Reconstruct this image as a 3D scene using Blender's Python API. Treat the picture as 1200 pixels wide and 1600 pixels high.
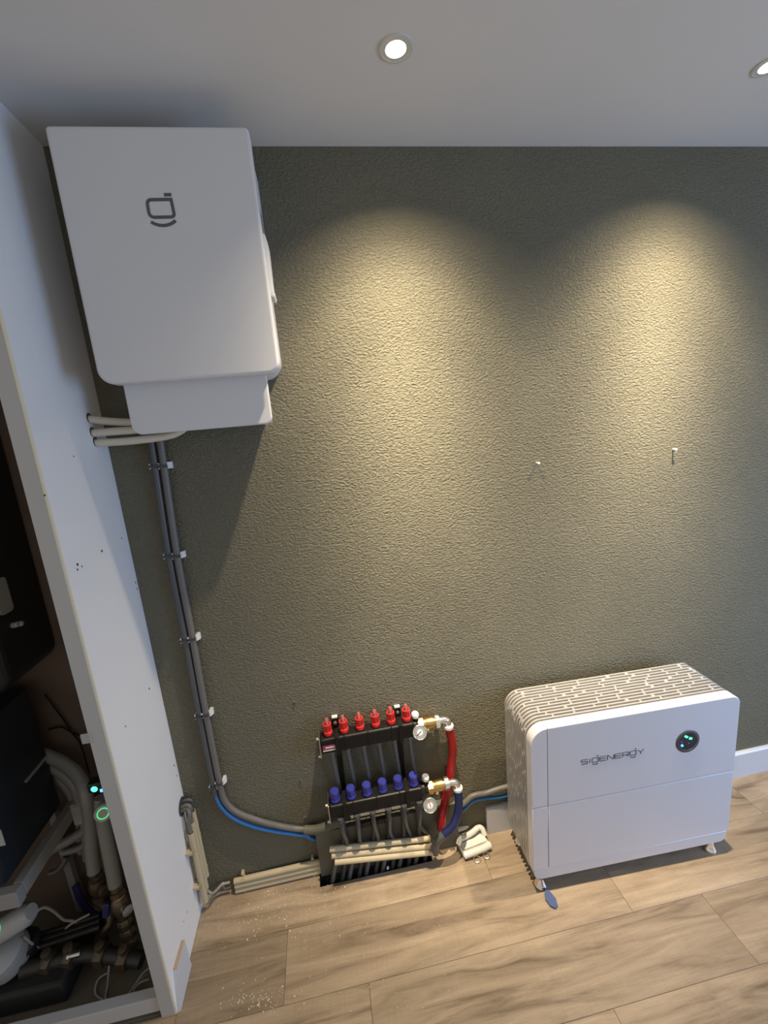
import bpy, bmesh, math, random
from mathutils import Vector, Matrix

for o in list(bpy.data.objects): bpy.data.objects.remove(o)
SC = bpy.context.scene
COL = SC.collection
random.seed(7)
H = 2.5                                   # ceiling height

# ------------------------------------------------------------------ camera
F_PX, YAW, PITCH, ROLL = 665.22, 0.138057, 0.203783, -0.088487
CAM = Vector((0.62494, -1.41517, 1.70506))
_fwd = Vector((math.sin(YAW)*math.cos(PITCH), math.cos(YAW)*math.cos(PITCH), -math.sin(PITCH)))
_r0 = Vector((math.cos(YAW), -math.sin(YAW), 0)); _u0 = _r0.cross(_fwd)
_rt = _r0*math.cos(ROLL) + _u0*math.sin(ROLL)
_up = -_r0*math.sin(ROLL) + _u0*math.cos(ROLL)
cam_data = bpy.data.cameras.new('camera'); cam = bpy.data.objects.new('camera', cam_data); COL.objects.link(cam)
cam_data.sensor_fit = 'HORIZONTAL'; cam_data.sensor_width = 36.0; cam_data.lens = 36.0*F_PX/1200.0
cam_data.clip_start = 0.02
M3 = Matrix((_rt, _up, -_fwd)).transposed()
cam.matrix_world = Matrix.Translation(CAM) @ M3.to_4x4()
SC.camera = cam

# ------------------------------------------------------------------ light of the place
world = bpy.data.worlds.new('world'); SC.world = world; world.use_nodes = True
bg = world.node_tree.nodes['Background']
bg.inputs[0].default_value = (1.0, 0.95, 0.87, 1); bg.inputs[1].default_value = 0.52
def area(name, loc, target, sx, sy, power, col):
    d = bpy.data.lights.new(name, 'AREA'); d.shape = 'RECTANGLE'; d.size = sx; d.size_y = sy; d.energy = power; d.color = col
    o = bpy.data.objects.new(name, d); COL.objects.link(o); o.location = loc
    o.rotation_euler = (Vector(target)-Vector(loc)).to_track_quat('-Z', 'Y').to_euler(); return o
area('window_daylight', (3.4, -1.6, 1.15), (1.3, -0.3, 0.15), 1.3, 1.4, 44, (0.34, 0.57, 1.0))
SPOT_POWER, SPOT_COLOR = 335.0, (1.0, 0.83, 0.59)
SPOT_TILT = math.radians(11.0)           # the lamps are swivelled toward the wall
vs = SC.view_settings
vs.view_transform = 'Standard'; vs.look = 'None'; vs.gamma = 1.0; vs.use_curve_mapping = False
vs.exposure = 0.0

# ------------------------------------------------------------------ picking points of the place
def _ray(px, py): return _fwd + _rt*((px-600)/F_PX) - _up*((py-800)/F_PX)
def atY(px, py, y=0.0):
    d = _ray(px, py); return CAM + d*((y-CAM.y)/d.y)
def atZ(px, py, z=0.0):
    d = _ray(px, py); return CAM + d*((z-CAM.z)/d.z)
def atX(px, py, x=0.0):
    d = _ray(px, py); return CAM + d*((x-CAM.x)/d.x)

# ------------------------------------------------------------------ materials
MATS = {}
def mat(name, col, rough=0.5, metal=0.0, emit=None, estr=0.0, spec=0.5, var=0.0, scale=40.0, bump=0.0, bscale=200.0, trans=0.0, coat=0.0):
    m = bpy.data.materials.new(name); m.use_nodes = True; nt = m.node_tree; b = nt.nodes['Principled BSDF']
    b.inputs['Base Color'].default_value = (*col, 1); b.inputs['Roughness'].default_value = rough; b.inputs['Metallic'].default_value = metal
    b.inputs['Specular IOR Level'].default_value = spec
    if trans: b.inputs['Transmission Weight'].default_value = trans
    if coat: b.inputs['Coat Weight'].default_value = coat
    if emit: b.inputs['Emission Color'].default_value = (*emit, 1); b.inputs['Emission Strength'].default_value = estr
    tc = nt.nodes.new('ShaderNodeTexCoord')
    if var > 0:
        n = nt.nodes.new('ShaderNodeTexNoise'); n.inputs['Scale'].default_value = scale; n.inputs['Detail'].default_value = 4
        r = nt.nodes.new('ShaderNodeMapRange'); r.inputs[3].default_value = 1-var; r.inputs[4].default_value = 1+var*0.6
        h = nt.nodes.new('ShaderNodeHueSaturation'); h.inputs['Color'].default_value = (*col, 1)
        nt.links.new(tc.outputs['Object'], n.inputs['Vector']); nt.links.new(n.outputs['Fac'], r.inputs[0])
        nt.links.new(r.outputs[0], h.inputs['Value']); nt.links.new(h.outputs[0], b.inputs['Base Color'])
    if bump > 0:
        n2 = nt.nodes.new('ShaderNodeTexNoise'); n2.inputs['Scale'].default_value = bscale; n2.inputs['Detail'].default_value = 3
        bp = nt.nodes.new('ShaderNodeBump'); bp.inputs['Strength'].default_value = bump; bp.inputs['Distance'].default_value = 0.002
        nt.links.new(tc.outputs['Object'], n2.inputs['Vector']); nt.links.new(n2.outputs['Fac'], bp.inputs['Height']); nt.links.new(bp.outputs[0], b.inputs['Normal'])
    MATS[name] = m; return m

def wall_material():
    m = bpy.data.materials.new('olive_textured_plaster'); m.use_nodes = True; nt = m.node_tree; N = nt.nodes; L = nt.links; b = N['Principled BSDF']
    b.inputs['Roughness'].default_value = 0.72; b.inputs['Specular IOR Level'].default_value = 0.22
    tc = N.new('ShaderNodeTexCoord'); mp = N.new('ShaderNodeMapping'); mp.inputs['Scale'].default_value = (0.75, 1, 1.2); L.new(tc.outputs['Object'], mp.inputs[0])
    n = N.new('ShaderNodeTexNoise'); n.inputs['Scale'].default_value = 135; n.inputs['Detail'].default_value = 2.5; n.inputs['Roughness'].default_value = 0.5; n.inputs['Distortion'].default_value = 0.6
    L.new(mp.outputs[0], n.inputs['Vector'])
    r = N.new('ShaderNodeValToRGB'); r.color_ramp.elements[0].position = 0.34; r.color_ramp.elements[1].position = 0.66; L.new(n.outputs['Fac'], r.inputs[0])
    bp = N.new('ShaderNodeBump'); bp.inputs['Strength'].default_value = 0.85; bp.inputs['Distance'].default_value = 0.0032
    L.new(r.outputs[0], bp.inputs['Height']); L.new(bp.outputs[0], b.inputs['Normal'])
    n3 = N.new('ShaderNodeTexNoise'); n3.inputs['Scale'].default_value = 3.0; n3.inputs['Detail'].default_value = 5; L.new(tc.outputs['Object'], n3.inputs['Vector'])
    r3 = N.new('ShaderNodeValToRGB'); e = r3.color_ramp.elements
    e[0].position = 0.3; e[0].color = (0.152, 0.141, 0.099, 1); e[1].position = 0.7; e[1].color = (0.170, 0.158, 0.112, 1)
    L.new(n3.outputs['Fac'], r3.inputs[0]); L.new(r3.outputs[0], b.inputs['Base Color'])
    MATS['wall'] = m
wall_material()

def wood_material():
    m = bpy.data.materials.new('oak_laminate'); m.use_nodes = True; nt = m.node_tree; N = nt.nodes; L = nt.links; b = N['Principled BSDF']
    b.inputs['Roughness'].default_value = 0.42; b.inputs['Specular IOR Level'].default_value = 0.4
    tc = N.new('ShaderNodeTexCoord'); oi = N.new('ShaderNodeObjectInfo')
    rv = N.new('ShaderNodeVectorMath'); rv.operation = 'MULTIPLY_ADD'
    cx = N.new('ShaderNodeCombineXYZ'); L.new(oi.outputs['Random'], cx.inputs[0]); L.new(oi.outputs['Random'], cx.inputs[1]); L.new(oi.outputs['Random'], cx.inputs[2])
    L.new(cx.outputs[0], rv.inputs[0]); rv.inputs[1].default_value = (37, 23, 11); L.new(tc.outputs['Object'], rv.inputs[2])
    # warp the figure round knots
    kn = N.new('ShaderNodeTexVoronoi'); kn.inputs['Scale'].default_value = 1.0; mk = N.new('ShaderNodeMapping'); mk.inputs['Scale'].default_value = (1.9, 5.2, 1)
    L.new(rv.outputs[0], mk.inputs[0]); L.new(mk.outputs[0], kn.inputs['Vector'])
    kr = N.new('ShaderNodeMapRange'); kr.inputs[1].default_value = 0.0; kr.inputs[2].default_value = 0.30; kr.inputs[3].default_value = 1; kr.inputs[4].default_value = 0; L.new(kn.outputs['Distance'], kr.inputs[0])
    kp = N.new('ShaderNodeMath'); kp.operation = 'POWER'; kp.inputs[1].default_value = 2.2; L.new(kr.outputs[0], kp.inputs[0])
    mp = N.new('ShaderNodeMapping'); mp.inputs['Scale'].default_value = (1.1, 9.5, 1); L.new(rv.outputs[0], mp.inputs[0])
    ad = N.new('ShaderNodeVectorMath'); ad.operation = 'ADD'; ck = N.new('ShaderNodeCombineXYZ'); km = N.new('ShaderNodeMath'); km.operation = 'MULTIPLY'; km.inputs[1].default_value = 0.9
    L.new(kp.outputs[0], km.inputs[0]); L.new(km.outputs[0], ck.inputs[1]); L.new(mp.outputs[0], ad.inputs[0]); L.new(ck.outputs[0], ad.inputs[1])
    n1 = N.new('ShaderNodeTexNoise'); n1.inputs['Scale'].default_value = 2.1; n1.inputs['Detail'].default_value = 6; n1.inputs['Roughness'].default_value = 0.62; n1.inputs['Distortion'].default_value = 0.7
    L.new(ad.outputs[0], n1.inputs['Vector'])
    r1 = N.new('ShaderNodeValToRGB'); e = r1.color_ramp.elements
    e[0].position = 0.31; e[0].color = (0.150, 0.101, 0.058, 1); e[1].position = 0.72; e[1].color = (0.43, 0.325, 0.213, 1)
    x = e.new(0.46); x.color = (0.295, 0.217, 0.137, 1)
    L.new(n1.outputs['Fac'], r1.inputs[0])
    # fine grain
    mp2 = N.new('ShaderNodeMapping'); mp2.inputs['Scale'].default_value = (9, 150, 1); L.new(rv.outputs[0], mp2.inputs[0])
    n2 = N.new('ShaderNodeTexNoise'); n2.inputs['Scale'].default_value = 2; n2.inputs['Detail'].default_value = 4; L.new(mp2.outputs[0], n2.inputs['Vector'])
    m2 = N.new('ShaderNodeMapRange'); m2.inputs[3].default_value = 0.80; m2.inputs[4].default_value = 1.16; L.new(n2.outputs['Fac'], m2.inputs[0])
    # cross sawing marks
    mp4 = N.new('ShaderNodeMapping'); mp4.inputs['Scale'].default_value = (120, 6, 1); L.new(rv.outputs[0], mp4.inputs[0])
    n4 = N.new('ShaderNodeTexNoise'); n4.inputs['Scale'].default_value = 2; n4.inputs['Detail'].default_value = 2; L.new(mp4.outputs[0], n4.inputs['Vector'])
    m4 = N.new('ShaderNodeMapRange'); m4.inputs[3].default_value = 0.90; m4.inputs[4].default_value = 1.08; L.new(n4.outputs['Fac'], m4.inputs[0])
    # dark knot hearts and tone of each board
    kd = N.new('ShaderNodeMapRange'); kd.inputs[1].default_value = 0.25; kd.inputs[2].default_value = 1.0; kd.inputs[3].default_value = 1.0; kd.inputs[4].default_value = 0.50; L.new(kp.outputs[0], kd.inputs[0])
    tn = N.new('ShaderNodeMapRange'); tn.inputs[3].default_value = 0.78; tn.inputs[4].default_value = 1.16; L.new(oi.outputs['Random'], tn.inputs[0])
    def mul(a, c):
        q = N.new('ShaderNodeMath'); q.operation = 'MULTIPLY'; L.new(a, q.inputs[0]); L.new(c, q.inputs[1]); return q.outputs[0]
    v = mul(mul(m2.outputs[0], m4.outputs[0]), mul(kd.outputs[0], tn.outputs[0]))
    hs = N.new('ShaderNodeHueSaturation'); L.new(r1.outputs[0], hs.inputs['Color']); L.new(v, hs.inputs['Value']); hs.inputs['Saturation'].default_value = 0.93
    L.new(hs.outputs[0], b.inputs['Base Color'])
    bp = N.new('ShaderNodeBump'); bp.inputs['Strength'].default_value = 0.12; bp.inputs['Distance'].default_value = 0.001; L.new(n2.outputs['Fac'], bp.inputs['Height']); L.new(bp.outputs[0], b.inputs['Normal'])
    MATS['wood'] = m
wood_material()

mat('ceiling', (0.72, 0.705, 0.68), 0.8, var=0.03, scale=2, bump=0.05, bscale=90)
mat('panel_white', (0.80, 0.79, 0.775), 0.45, var=0.03, scale=3)
mat('panel_edge', (0.47, 0.45, 0.42), 0.6, var=0.05, scale=5)
mat('edge_tape', (0.78, 0.72, 0.56), 0.5, var=0.08, scale=14)
mat('white_paint', (0.58, 0.59, 0.62), 0.4, var=0.02)
mat('raw_mdf', (0.42, 0.30, 0.20), 0.8, var=0.1)
mat('cabinet_white', (0.67, 0.66, 0.655), 0.48, var=0.015, scale=6, bump=0.02, bscale=600)
mat('cabinet_gap', (0.10, 0.10, 0.10), 0.6)
mat('logo_grey', (0.10, 0.10, 0.105), 0.5)
mat('silver', (0.66, 0.655, 0.69), 0.36, metal=0.15, var=0.015, scale=4, bump=0.02, bscale=900)
mat('silver_fin', (0.66, 0.65, 0.64), 0.30, metal=0.6)
mat('silver_core', (0.38, 0.36, 0.34), 0.45, metal=0.5)
mat('chrome', (0.85, 0.86, 0.88), 0.12, metal=1.0)
mat('steel', (0.62, 0.61, 0.58), 0.28, metal=1.0)
mat('nickel', (0.80, 0.78, 0.72), 0.22, metal=0.9)
mat('black_gloss', (0.010, 0.010, 0.013), 0.08)
mat('dark_ring', (0.055, 0.06, 0.075), 0.3)
mat('led_green', (0.05, 0.5, 0.25), 0.4, emit=(0.08, 1.0, 0.42), estr=2.6)
mat('led_blue', (0.05, 0.2, 0.8), 0.4, emit=(0.06, 0.32, 1.0), estr=3.0)
mat('led_violet', (0.1, 0.05, 0.15), 0.4, emit=(0.25, 0.12, 0.5), estr=0.35)
mat('led_ring', (0.05, 0.5, 0.25), 0.4, emit=(0.12, 1.0, 0.35), estr=0.7)
mat('beige_pvc', (0.50, 0.42, 0.268), 0.42, var=0.04, scale=20)
mat('cream_pvc', (0.66, 0.60, 0.47), 0.42, var=0.03, scale=20)
mat('cable_black', (0.085, 0.085, 0.088), 0.42, var=0.05)
mat('cable_grey', (0.145, 0.135, 0.122), 0.45, var=0.05)
mat('cable_blue', (0.025, 0.17, 0.46), 0.38)
mat('clip_white', (0.72, 0.72, 0.70), 0.4)
mat('clip_dark', (0.05, 0.05, 0.05), 0.5)
mat('manifold_black', (0.011, 0.010, 0.010), 0.42, spec=0.25, var=0.1, scale=60)
mat('meter_red', (0.62, 0.030, 0.028), 0.32)
mat('meter_glass', (0.75, 0.30, 0.28), 0.08, trans=0.75)
mat('cap_blue', (0.030, 0.035, 0.235), 0.34)
mat('brass', (0.70, 0.47, 0.19), 0.36, metal=1.0, var=0.06, scale=40)
mat('dial_white', (0.78, 0.77, 0.74), 0.3)
mat('needle_black', (0.02, 0.02, 0.02), 0.4)
mat('needle_red', (0.5, 0.03, 0.02), 0.4)
mat('sticker_magenta', (0.30, 0.030, 0.085), 0.45)
mat('hose_red', (0.40, 0.012, 0.014), 0.34, var=0.1, scale=30, bump=0.4, bscale=60)
mat('hose_blue', (0.009, 0.016, 0.075), 0.38, var=0.1, scale=30, bump=0.3, bscale=60)
mat('pipe_grey', (0.125, 0.120, 0.112), 0.36, var=0.08, scale=30)
mat('pipe_dark', (0.055, 0.055, 0.062), 0.36, var=0.08, scale=30)
mat('screed', (0.075, 0.066, 0.052), 0.9, var=0.25, scale=20, bump=0.3, bscale=80)
mat('olive_board', (0.115, 0.108, 0.080), 0.6, var=0.04, scale=8, bump=0.08, bscale=120)
mat('white_plastic', (0.78, 0.76, 0.71), 0.36)
mat('tag_blue', (0.045, 0.075, 0.18), 0.5)
mat('crumb', (0.66, 0.58, 0.46), 0.9, var=0.2)
mat('lens_warm', (1, 0.95, 0.8), 0.3, emit=(1.0, 0.86, 0.55), estr=14.0)
mat('trim_ring', (0.62, 0.61, 0.58), 0.4, metal=0.2)
mat('chip_dark', (0.06, 0.055, 0.05), 0.8)
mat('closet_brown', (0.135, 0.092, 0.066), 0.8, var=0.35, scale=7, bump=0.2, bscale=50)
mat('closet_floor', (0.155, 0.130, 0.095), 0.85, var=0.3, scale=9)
mat('unit_black', (0.010, 0.011, 0.013), 0.38)
mat('unit_navy', (0.014, 0.019, 0.025), 0.35)
mat('unit_slate', (0.035, 0.042, 0.055), 0.4)
mat('frame_grey', (0.26, 0.25, 0.23), 0.5, var=0.05)
mat('hose_grey', (0.24, 0.235, 0.22), 0.38, var=0.12, scale=30)
mat('valve_brown', (0.125, 0.095, 0.066), 0.32, metal=0.6, var=0.3, scale=50)
mat('plug_white', (0.36, 0.35, 0.325), 0.4)
mat('wire_white', (0.38, 0.36, 0.32), 0.5)
mat('pump_dark', (0.022, 0.020, 0.018), 0.5, var=0.25, scale=30)
mat('valve_blue', (0.03, 0.03, 0.13), 0.4)

# ------------------------------------------------------------------ building helpers
ORG = {}
def finish(name, bm, material, parent=None, local=False, smooth=False):
    me = bpy.data.meshes.new(name); bmesh.ops.recalc_face_normals(bm, faces=bm.faces)
    off = ORG.get(parent.name, Vector((0, 0, 0))) if parent is not None and not local else Vector((0, 0, 0))
    if off.length > 0: bmesh.ops.translate(bm, verts=bm.verts, vec=-off)
    bm.to_mesh(me); bm.free()
    o = bpy.data.objects.new(name, me); COL.objects.link(o)
    me.materials.append(MATS[material])
    if smooth:
        for p in me.polygons: p.use_smooth = True
        try: me.set_sharp_from_angle(angle=math.radians(38))
        except Exception: pass
        ar = sorted(p.area for p in me.polygons); med = ar[len(ar)//2]
        for p in me.polygons:
            if p.area > 7*med: p.use_smooth = False      # large flat faces keep their own normal
    if parent is not None:
        o.parent = parent; ORG[o.name] = ORG.get(parent.name, Vector((0, 0, 0)))
    return o
def thing(name, label, cat, loc=(0, 0, 0), group=None, rotz=0.0, local=False):
    o = bpy.data.objects.new(name, None); o.empty_display_size = 0.05; COL.objects.link(o)
    o.location = loc; o.rotation_euler = (0, 0, rotz); o['label'] = label; o['category'] = cat
    if group: o['group'] = group
    ORG[o.name] = Vector((0, 0, 0)) if local else Vector(loc)
    return o
def tag(o, label, cat, group=None):
    o['label'] = label; o['category'] = cat
    if group: o['group'] = group
    return o
def structure(o, label=None):
    o['kind'] = 'structure'
    if label: o['label'] = label
    return o
def center(o):
    """move a one-mesh thing's origin to the middle of its base"""
    me = o.data; vs_ = [v.co for v in me.vertices]
    c = Vector(((min(v.x for v in vs_)+max(v.x for v in vs_))/2, (min(v.y for v in vs_)+max(v.y for v in vs_))/2, min(v.z for v in vs_)))
    me.transform(Matrix.Translation(-c)); o.location = c; ORG[o.name] = c; return o

def b_box(bm, x0, x1, y0, y1, z0, z1, bevel=0.0, seg=2, M=None):
    vs_ = [bm.verts.new((x, y, z)) for x in (x0, x1) for y in (y0, y1) for z in (z0, z1)]
    fs = [(0, 1, 3, 2), (4, 6, 7, 5), (0, 4, 5, 1), (2, 3, 7, 6), (0, 2, 6, 4), (1, 5, 7, 3)]
    F = [bm.faces.new([vs_[i] for i in f]) for f in fs]
    if bevel > 0:
        es = list({e for f in F for e in f.edges}); r = bmesh.ops.bevel(bm, geom=es, offset=bevel, segments=seg, affect='EDGES', profile=0.5)
        vs_ = list({v for v in vs_ if v.is_valid} | set(r['verts']))
    if M is not None: bmesh.ops.transform(bm, matrix=M, verts=[v for v in vs_ if v.is_valid])
    return vs_
def box(name, x0, x1, y0, y1, z0, z1, m, parent=None, bevel=0.0, seg=2, local=False, M=None, smooth=None):
    bm = bmesh.new(); b_box(bm, x0, x1, y0, y1, z0, z1, bevel, seg, M); return finish(name, bm, m, parent, local, smooth if smooth is not None else bevel > 0)
def catmull(pts, n=8):
    P = [Vector(p) for p in pts]
    if len(P) < 3: return P
    out = []
    for i in range(len(P)-1):
        p0 = P[i-1] if i > 0 else P[i]*2-P[i+1]; p1 = P[i]; p2 = P[i+1]; p3 = P[i+2] if i+2 < len(P) else P[i+1]*2-P[i]
        for k in range(n):
            t = k/n
            out.append(0.5*((2*p1)+(-p0+p2)*t+(2*p0-5*p1+4*p2-p3)*t*t+(-p0+3*p1-3*p2+p3)*t**3))
    out.append(P[-1]); return out
def b_tube(bm, pts, r, seg=12, hollow=0.0, radii=None, depth=0.02):
    P = [Vector(p) for p in pts]; n = len(P)
    T = []
    for i in range(n):
        a = P[max(i-1, 0)]; b = P[min(i+1, n-1)]; T.append((b-a).normalized())
    ref = Vector((0, 0, 1)) if abs(T[0].z) < 0.9 else Vector((1, 0, 0))
    U = (ref-T[0]*ref.dot(T[0])).normalized(); rings = []
    def ring(c, U, V, rr): return [bm.verts.new(c+(U*math.cos(2*math.pi*k/seg)+V*math.sin(2*math.pi*k/seg))*rr) for k in range(seg)]
    fr = []
    for i in range(n):
        U = (U-T[i]*U.dot(T[i])).normalized(); V = T[i].cross(U); fr.append((U.copy(), V))
        rings.append(ring(P[i], U, V, radii[i] if radii else r))
    def join(a, b):
        for k in range(seg): bm.faces.new((a[k], a[(k+1) % seg], b[(k+1) % seg], b[k]))
    for i in range(n-1): join(rings[i], rings[i+1])
    if hollow > 0:
        for idx, s in ((0, 1), (n-1, -1)):
            U, V = fr[idx]; a = ring(P[idx], U, V, hollow); b = ring(P[idx]+T[idx]*s*depth, U, V, hollow)
            join(rings[idx], a); join(a, b); bm.faces.new(b)
    else:
        bm.faces.new(rings[0]); bm.faces.new(rings[-1])
def tube(name, pts, r, m, parent=None, seg=12, smooth_n=8, hollow=0.0, local=False, radii=None):
    bm = bmesh.new(); b_tube(bm, catmull(pts, smooth_n) if smooth_n else pts, r, seg, hollow, radii); return finish(name, bm, m, parent, local, True)
def b_lathe(bm, prof, org, axis=(0, 0, 1), seg=20, caps=True):
    A = Vector(axis).normalized(); ref = Vector((0, 0, 1)) if abs(A.z) < 0.9 else Vector((1, 0, 0))
    U = (ref-A*ref.dot(A)).normalized(); V = A.cross(U); O = Vector(org); rings = []
    for (r, h) in prof:
        if r < 1e-6: rings.append([bm.verts.new(O+A*h)])
        else: rings.append([bm.verts.new(O+A*h+(U*math.cos(2*math.pi*k/seg)+V*math.sin(2*math.pi*k/seg))*r) for k in range(seg)])
    for a, b in zip(rings[:-1], rings[1:]):
        for k in range(seg):
            k2 = (k+1) % seg
            if len(a) == 1 and len(b) == 1: continue
            if len(a) == 1: bm.faces.new((a[0], b[k2], b[k]))
            elif len(b) == 1: bm.faces.new((a[k], a[k2], b[0]))
            else: bm.faces.new((a[k], a[k2], b[k2], b[k]))
    if caps and len(rings[0]) > 1: bm.faces.new(rings[0])
    if caps and len(rings[-1]) > 1: bm.faces.new(rings[-1])
def lathe(name, prof, org, axis, m, parent=None, seg=20, local=False, caps=True):
    bm = bmesh.new(); b_lathe(bm, prof, org, axis, seg, caps); return finish(name, bm, m, parent, local, True)
def b_prism(bm, outline, y0, y1, bevel=0.0, seg=2, plane='xz'):
    def P(a, b, d): return (a, d, b) if plane == 'xz' else ((a, b, d) if plane == 'xy' else (d, a, b))
    f = bm.faces.new([bm.verts.new(P(a, b, y0)) for a, b in outline]); g = bm.faces.new([bm.verts.new(P(a, b, y1)) for a, b in outline])
    n = len(outline); fv = list(f.verts); gv = list(g.verts)
    for i in range(n): bm.faces.new((fv[i], fv[(i+1) % n], gv[(i+1) % n], gv[i]))
    if bevel > 0:
        bmesh.ops.recalc_face_normals(bm, faces=bm.faces)
        bmesh.ops.bevel(bm, geom=list(f.edges), offset=bevel, segments=seg, affect='EDGES', profile=0.5)
def prism(name, outline, y0, y1, m, parent=None, bevel=0.0, seg=2, plane='xz', local=False, smooth=True):
    bm = bmesh.new(); b_prism(bm, outline, y0, y1, bevel, seg, plane); return finish(name, bm, m, parent, local, smooth)
def rrect(x0, x1, z0, z1, r, seg=8):
    """rounded outline; r = (bottom left, bottom right, top right, top left)"""
    if not isinstance(r, (tuple, list)): r = (r,)*4
    cs = [(x0, z0, 1, 1, r[0], 180), (x1, z0, -1, 1, r[1], 270), (x1, z1, -1, -1, r[2], 0), (x0, z1, 1, -1, r[3], 90)]; out = []
    for (cx, cz, sx, sz, rr, a0) in cs:
        if rr <= 1e-6: out.append((cx, cz)); continue
        for k in range(seg+1):
            a = math.radians(a0+90*k/seg); out.append((cx+sx*rr+rr*math.cos(a), cz+sz*rr+rr*math.sin(a)))
    return out
def clip(poly, axis, val, keep_greater):
    out = []; n = len(poly)
    for i in range(n):
        a, b = poly[i], poly[(i+1) % n]
        ia = (a[axis] >= val) == keep_greater; ib = (b[axis] >= val) == keep_greater
        if ia: out.append(a)
        if ia != ib:
            t = (val-a[axis])/(b[axis]-a[axis]); out.append((a[0]+t*(b[0]-a[0]), a[1]+t*(b[1]-a[1])))
    q = []
    for p in out:
        if not q or (abs(p[0]-q[-1][0])+abs(p[1]-q[-1][1])) > 1e-6: q.append(p)
    if len(q) > 1 and (abs(q[0][0]-q[-1][0])+abs(q[0][1]-q[-1][1])) < 1e-6: q.pop()
    return q
def b_stroke(bm, pts, w, y0, y1, closed=False, M=lambda a, b, d: (a, d, b)):
    """a flat ribbon of width w that follows pts in a plane, from depth y0 to y1"""
    P = [Vector((p[0], p[1])) for p in pts]; n = len(P); Lf = []; Rt = []
    for i in range(n):
        a = P[(i-1) % n] if (closed or i > 0) else None; b = P[(i+1) % n] if (closed or i < n-1) else None
        d1 = (P[i]-a).normalized() if a is not None else None; d2 = (b-P[i]).normalized() if b is not None else None
        if d1 is None: d1 = d2
        if d2 is None: d2 = d1
        n1 = Vector((-d1.y, d1.x)); n2 = Vector((-d2.y, d2.x)); mm = n1+n2
        mm = mm.normalized() if mm.length > 1e-6 else n1
        k = (w/2)/max(0.45, mm.dot(n1)); Lf.append(P[i]+mm*k); Rt.append(P[i]-mm*k)
    V = [[bm.verts.new(M(q.x, q.y, d)) for q in S] for S in (Lf, Rt) for d in (y0, y1)]
    l0, l1, r0, r1 = V; rng = range(n if closed else n-1)
    for i in rng:
        j = (i+1) % n
        bm.faces.new((l0[i], l0[j], r0[j], r0[i])); bm.faces.new((l1[i], r1[i], r1[j], l1[j]))
        bm.faces.new((l0[i], l1[i], l1[j], l0[j])); bm.faces.new((r0[i], r0[j], r1[j], r1[i]))
    if not closed:
        bm.faces.new((l0[0], r0[0], r1[0], l1[0])); bm.faces.new((l0[-1], l1[-1], r1[-1], r0[-1]))
def arc(cx, cz, r, a0, a1, n=8, rz=None):
    rz = r if rz is None else rz
    return [(cx+r*math.cos(math.radians(a0+(a1-a0)*k/n)), cz+rz*math.sin(math.radians(a0+(a1-a0)*k/n))) for k in range(n+1)]

# ================================================================== THE SETTING
structure(box('wall_back', -0.02, 5.0, 0.0, 0.14, -0.1, H+0.02, 'wall'), 'olive green wall with orange peel plaster texture')
structure(box('ceiling', -1.3, 5.0, -4.0, 0.2, H, H+0.1, 'ceiling'), 'plain white painted ceiling')
# the closet's side panel: white board, front edge greyed in colour for its shade, cream edge tape
PD, PT = 0.342, 0.043
wl = structure(box('wall_left', -PT, 0.0, -PD+0.004, 0.0, 0.0, H, 'panel_white'), 'white side panel of the technical closet')
box('edge_strip', -PT, -0.005, -PD, -PD+0.004, 0.0, H, 'panel_edge', wl)
box('edge_tape', -0.005, 0.0005, -PD, -PD+0.004, 0.0, H, 'edge_tape', wl)
def on_panel(px, py): return atX(px, py, 0.0)
for (px, py, s) in [(121, 882, .0035), (128, 885, .0022), (121, 890, .0026), (159, 861, .0034), (190, 841, .0022), (212, 910, .0028), (214, 920, .0024), (115, 713, .0018), (233, 1076, .0030), (196, 1135, .0022), (272, 1196, .003), (276, 1212, .0025), (70, 774, .002), (287, 1440, .002), (292, 1425, .002)]:
    s *= 1.3; c = on_panel(px, py); bm = bmesh.new(); b_lathe(bm, [(s, -0.001), (s*0.9, 0.0005), (s*0.4, 0.0008)], (0, c.y, c.z), (1, 0, 0), 7); finish('chip', bm, 'chip_dark', wl)
for (py, s) in ((-.295, .28), (-.27, .16)):
    pass
# leftover piece of skirting screwed to the foot of the panel
bm = bmesh.new(); b_prism(bm, [(-0.338, 0.0), (-0.222, 0.0), (-0.229, 0.118), (-0.309, 0.122)], 0.0, 0.011, plane='yz')
sk = structure(finish('baseboard_left', bm, 'white_paint'), 'short white skirting offcut on the closet panel')
bm = bmesh.new(); b_prism(bm, [(-0.229, 0.118), (-0.309, 0.122), (-0.309, 0.1235), (-0.229, 0.1195)], 0.0005, 0.0108, plane='yz'); finish('raw_edge', bm, 'raw_mdf', sk)
# skirting along the back wall
bm = bmesh.new(); b_prism(bm, [(-0.016, 0.0), (0.0, 0.0), (0.0, 0.126), (-0.010, 0.126), (-0.016, 0.119)], 1.134, 5.0, plane='yz')
structure(finish('baseboard_back', bm, 'white_paint'), 'white skirting board along the olive wall')
# closet shell
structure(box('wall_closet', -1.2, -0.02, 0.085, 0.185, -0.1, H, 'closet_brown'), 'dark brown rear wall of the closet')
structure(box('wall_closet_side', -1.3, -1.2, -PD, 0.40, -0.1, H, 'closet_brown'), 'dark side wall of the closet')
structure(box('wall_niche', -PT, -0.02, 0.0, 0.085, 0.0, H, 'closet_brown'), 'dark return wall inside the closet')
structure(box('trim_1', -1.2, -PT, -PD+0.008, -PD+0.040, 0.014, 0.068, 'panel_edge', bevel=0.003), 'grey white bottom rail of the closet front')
structure(box('floor_closet', -1.2, -PT, -0.335, 0.085, -0.1, 0.003, 'closet_floor'), 'dusty dark screed floor inside the closet')

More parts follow.
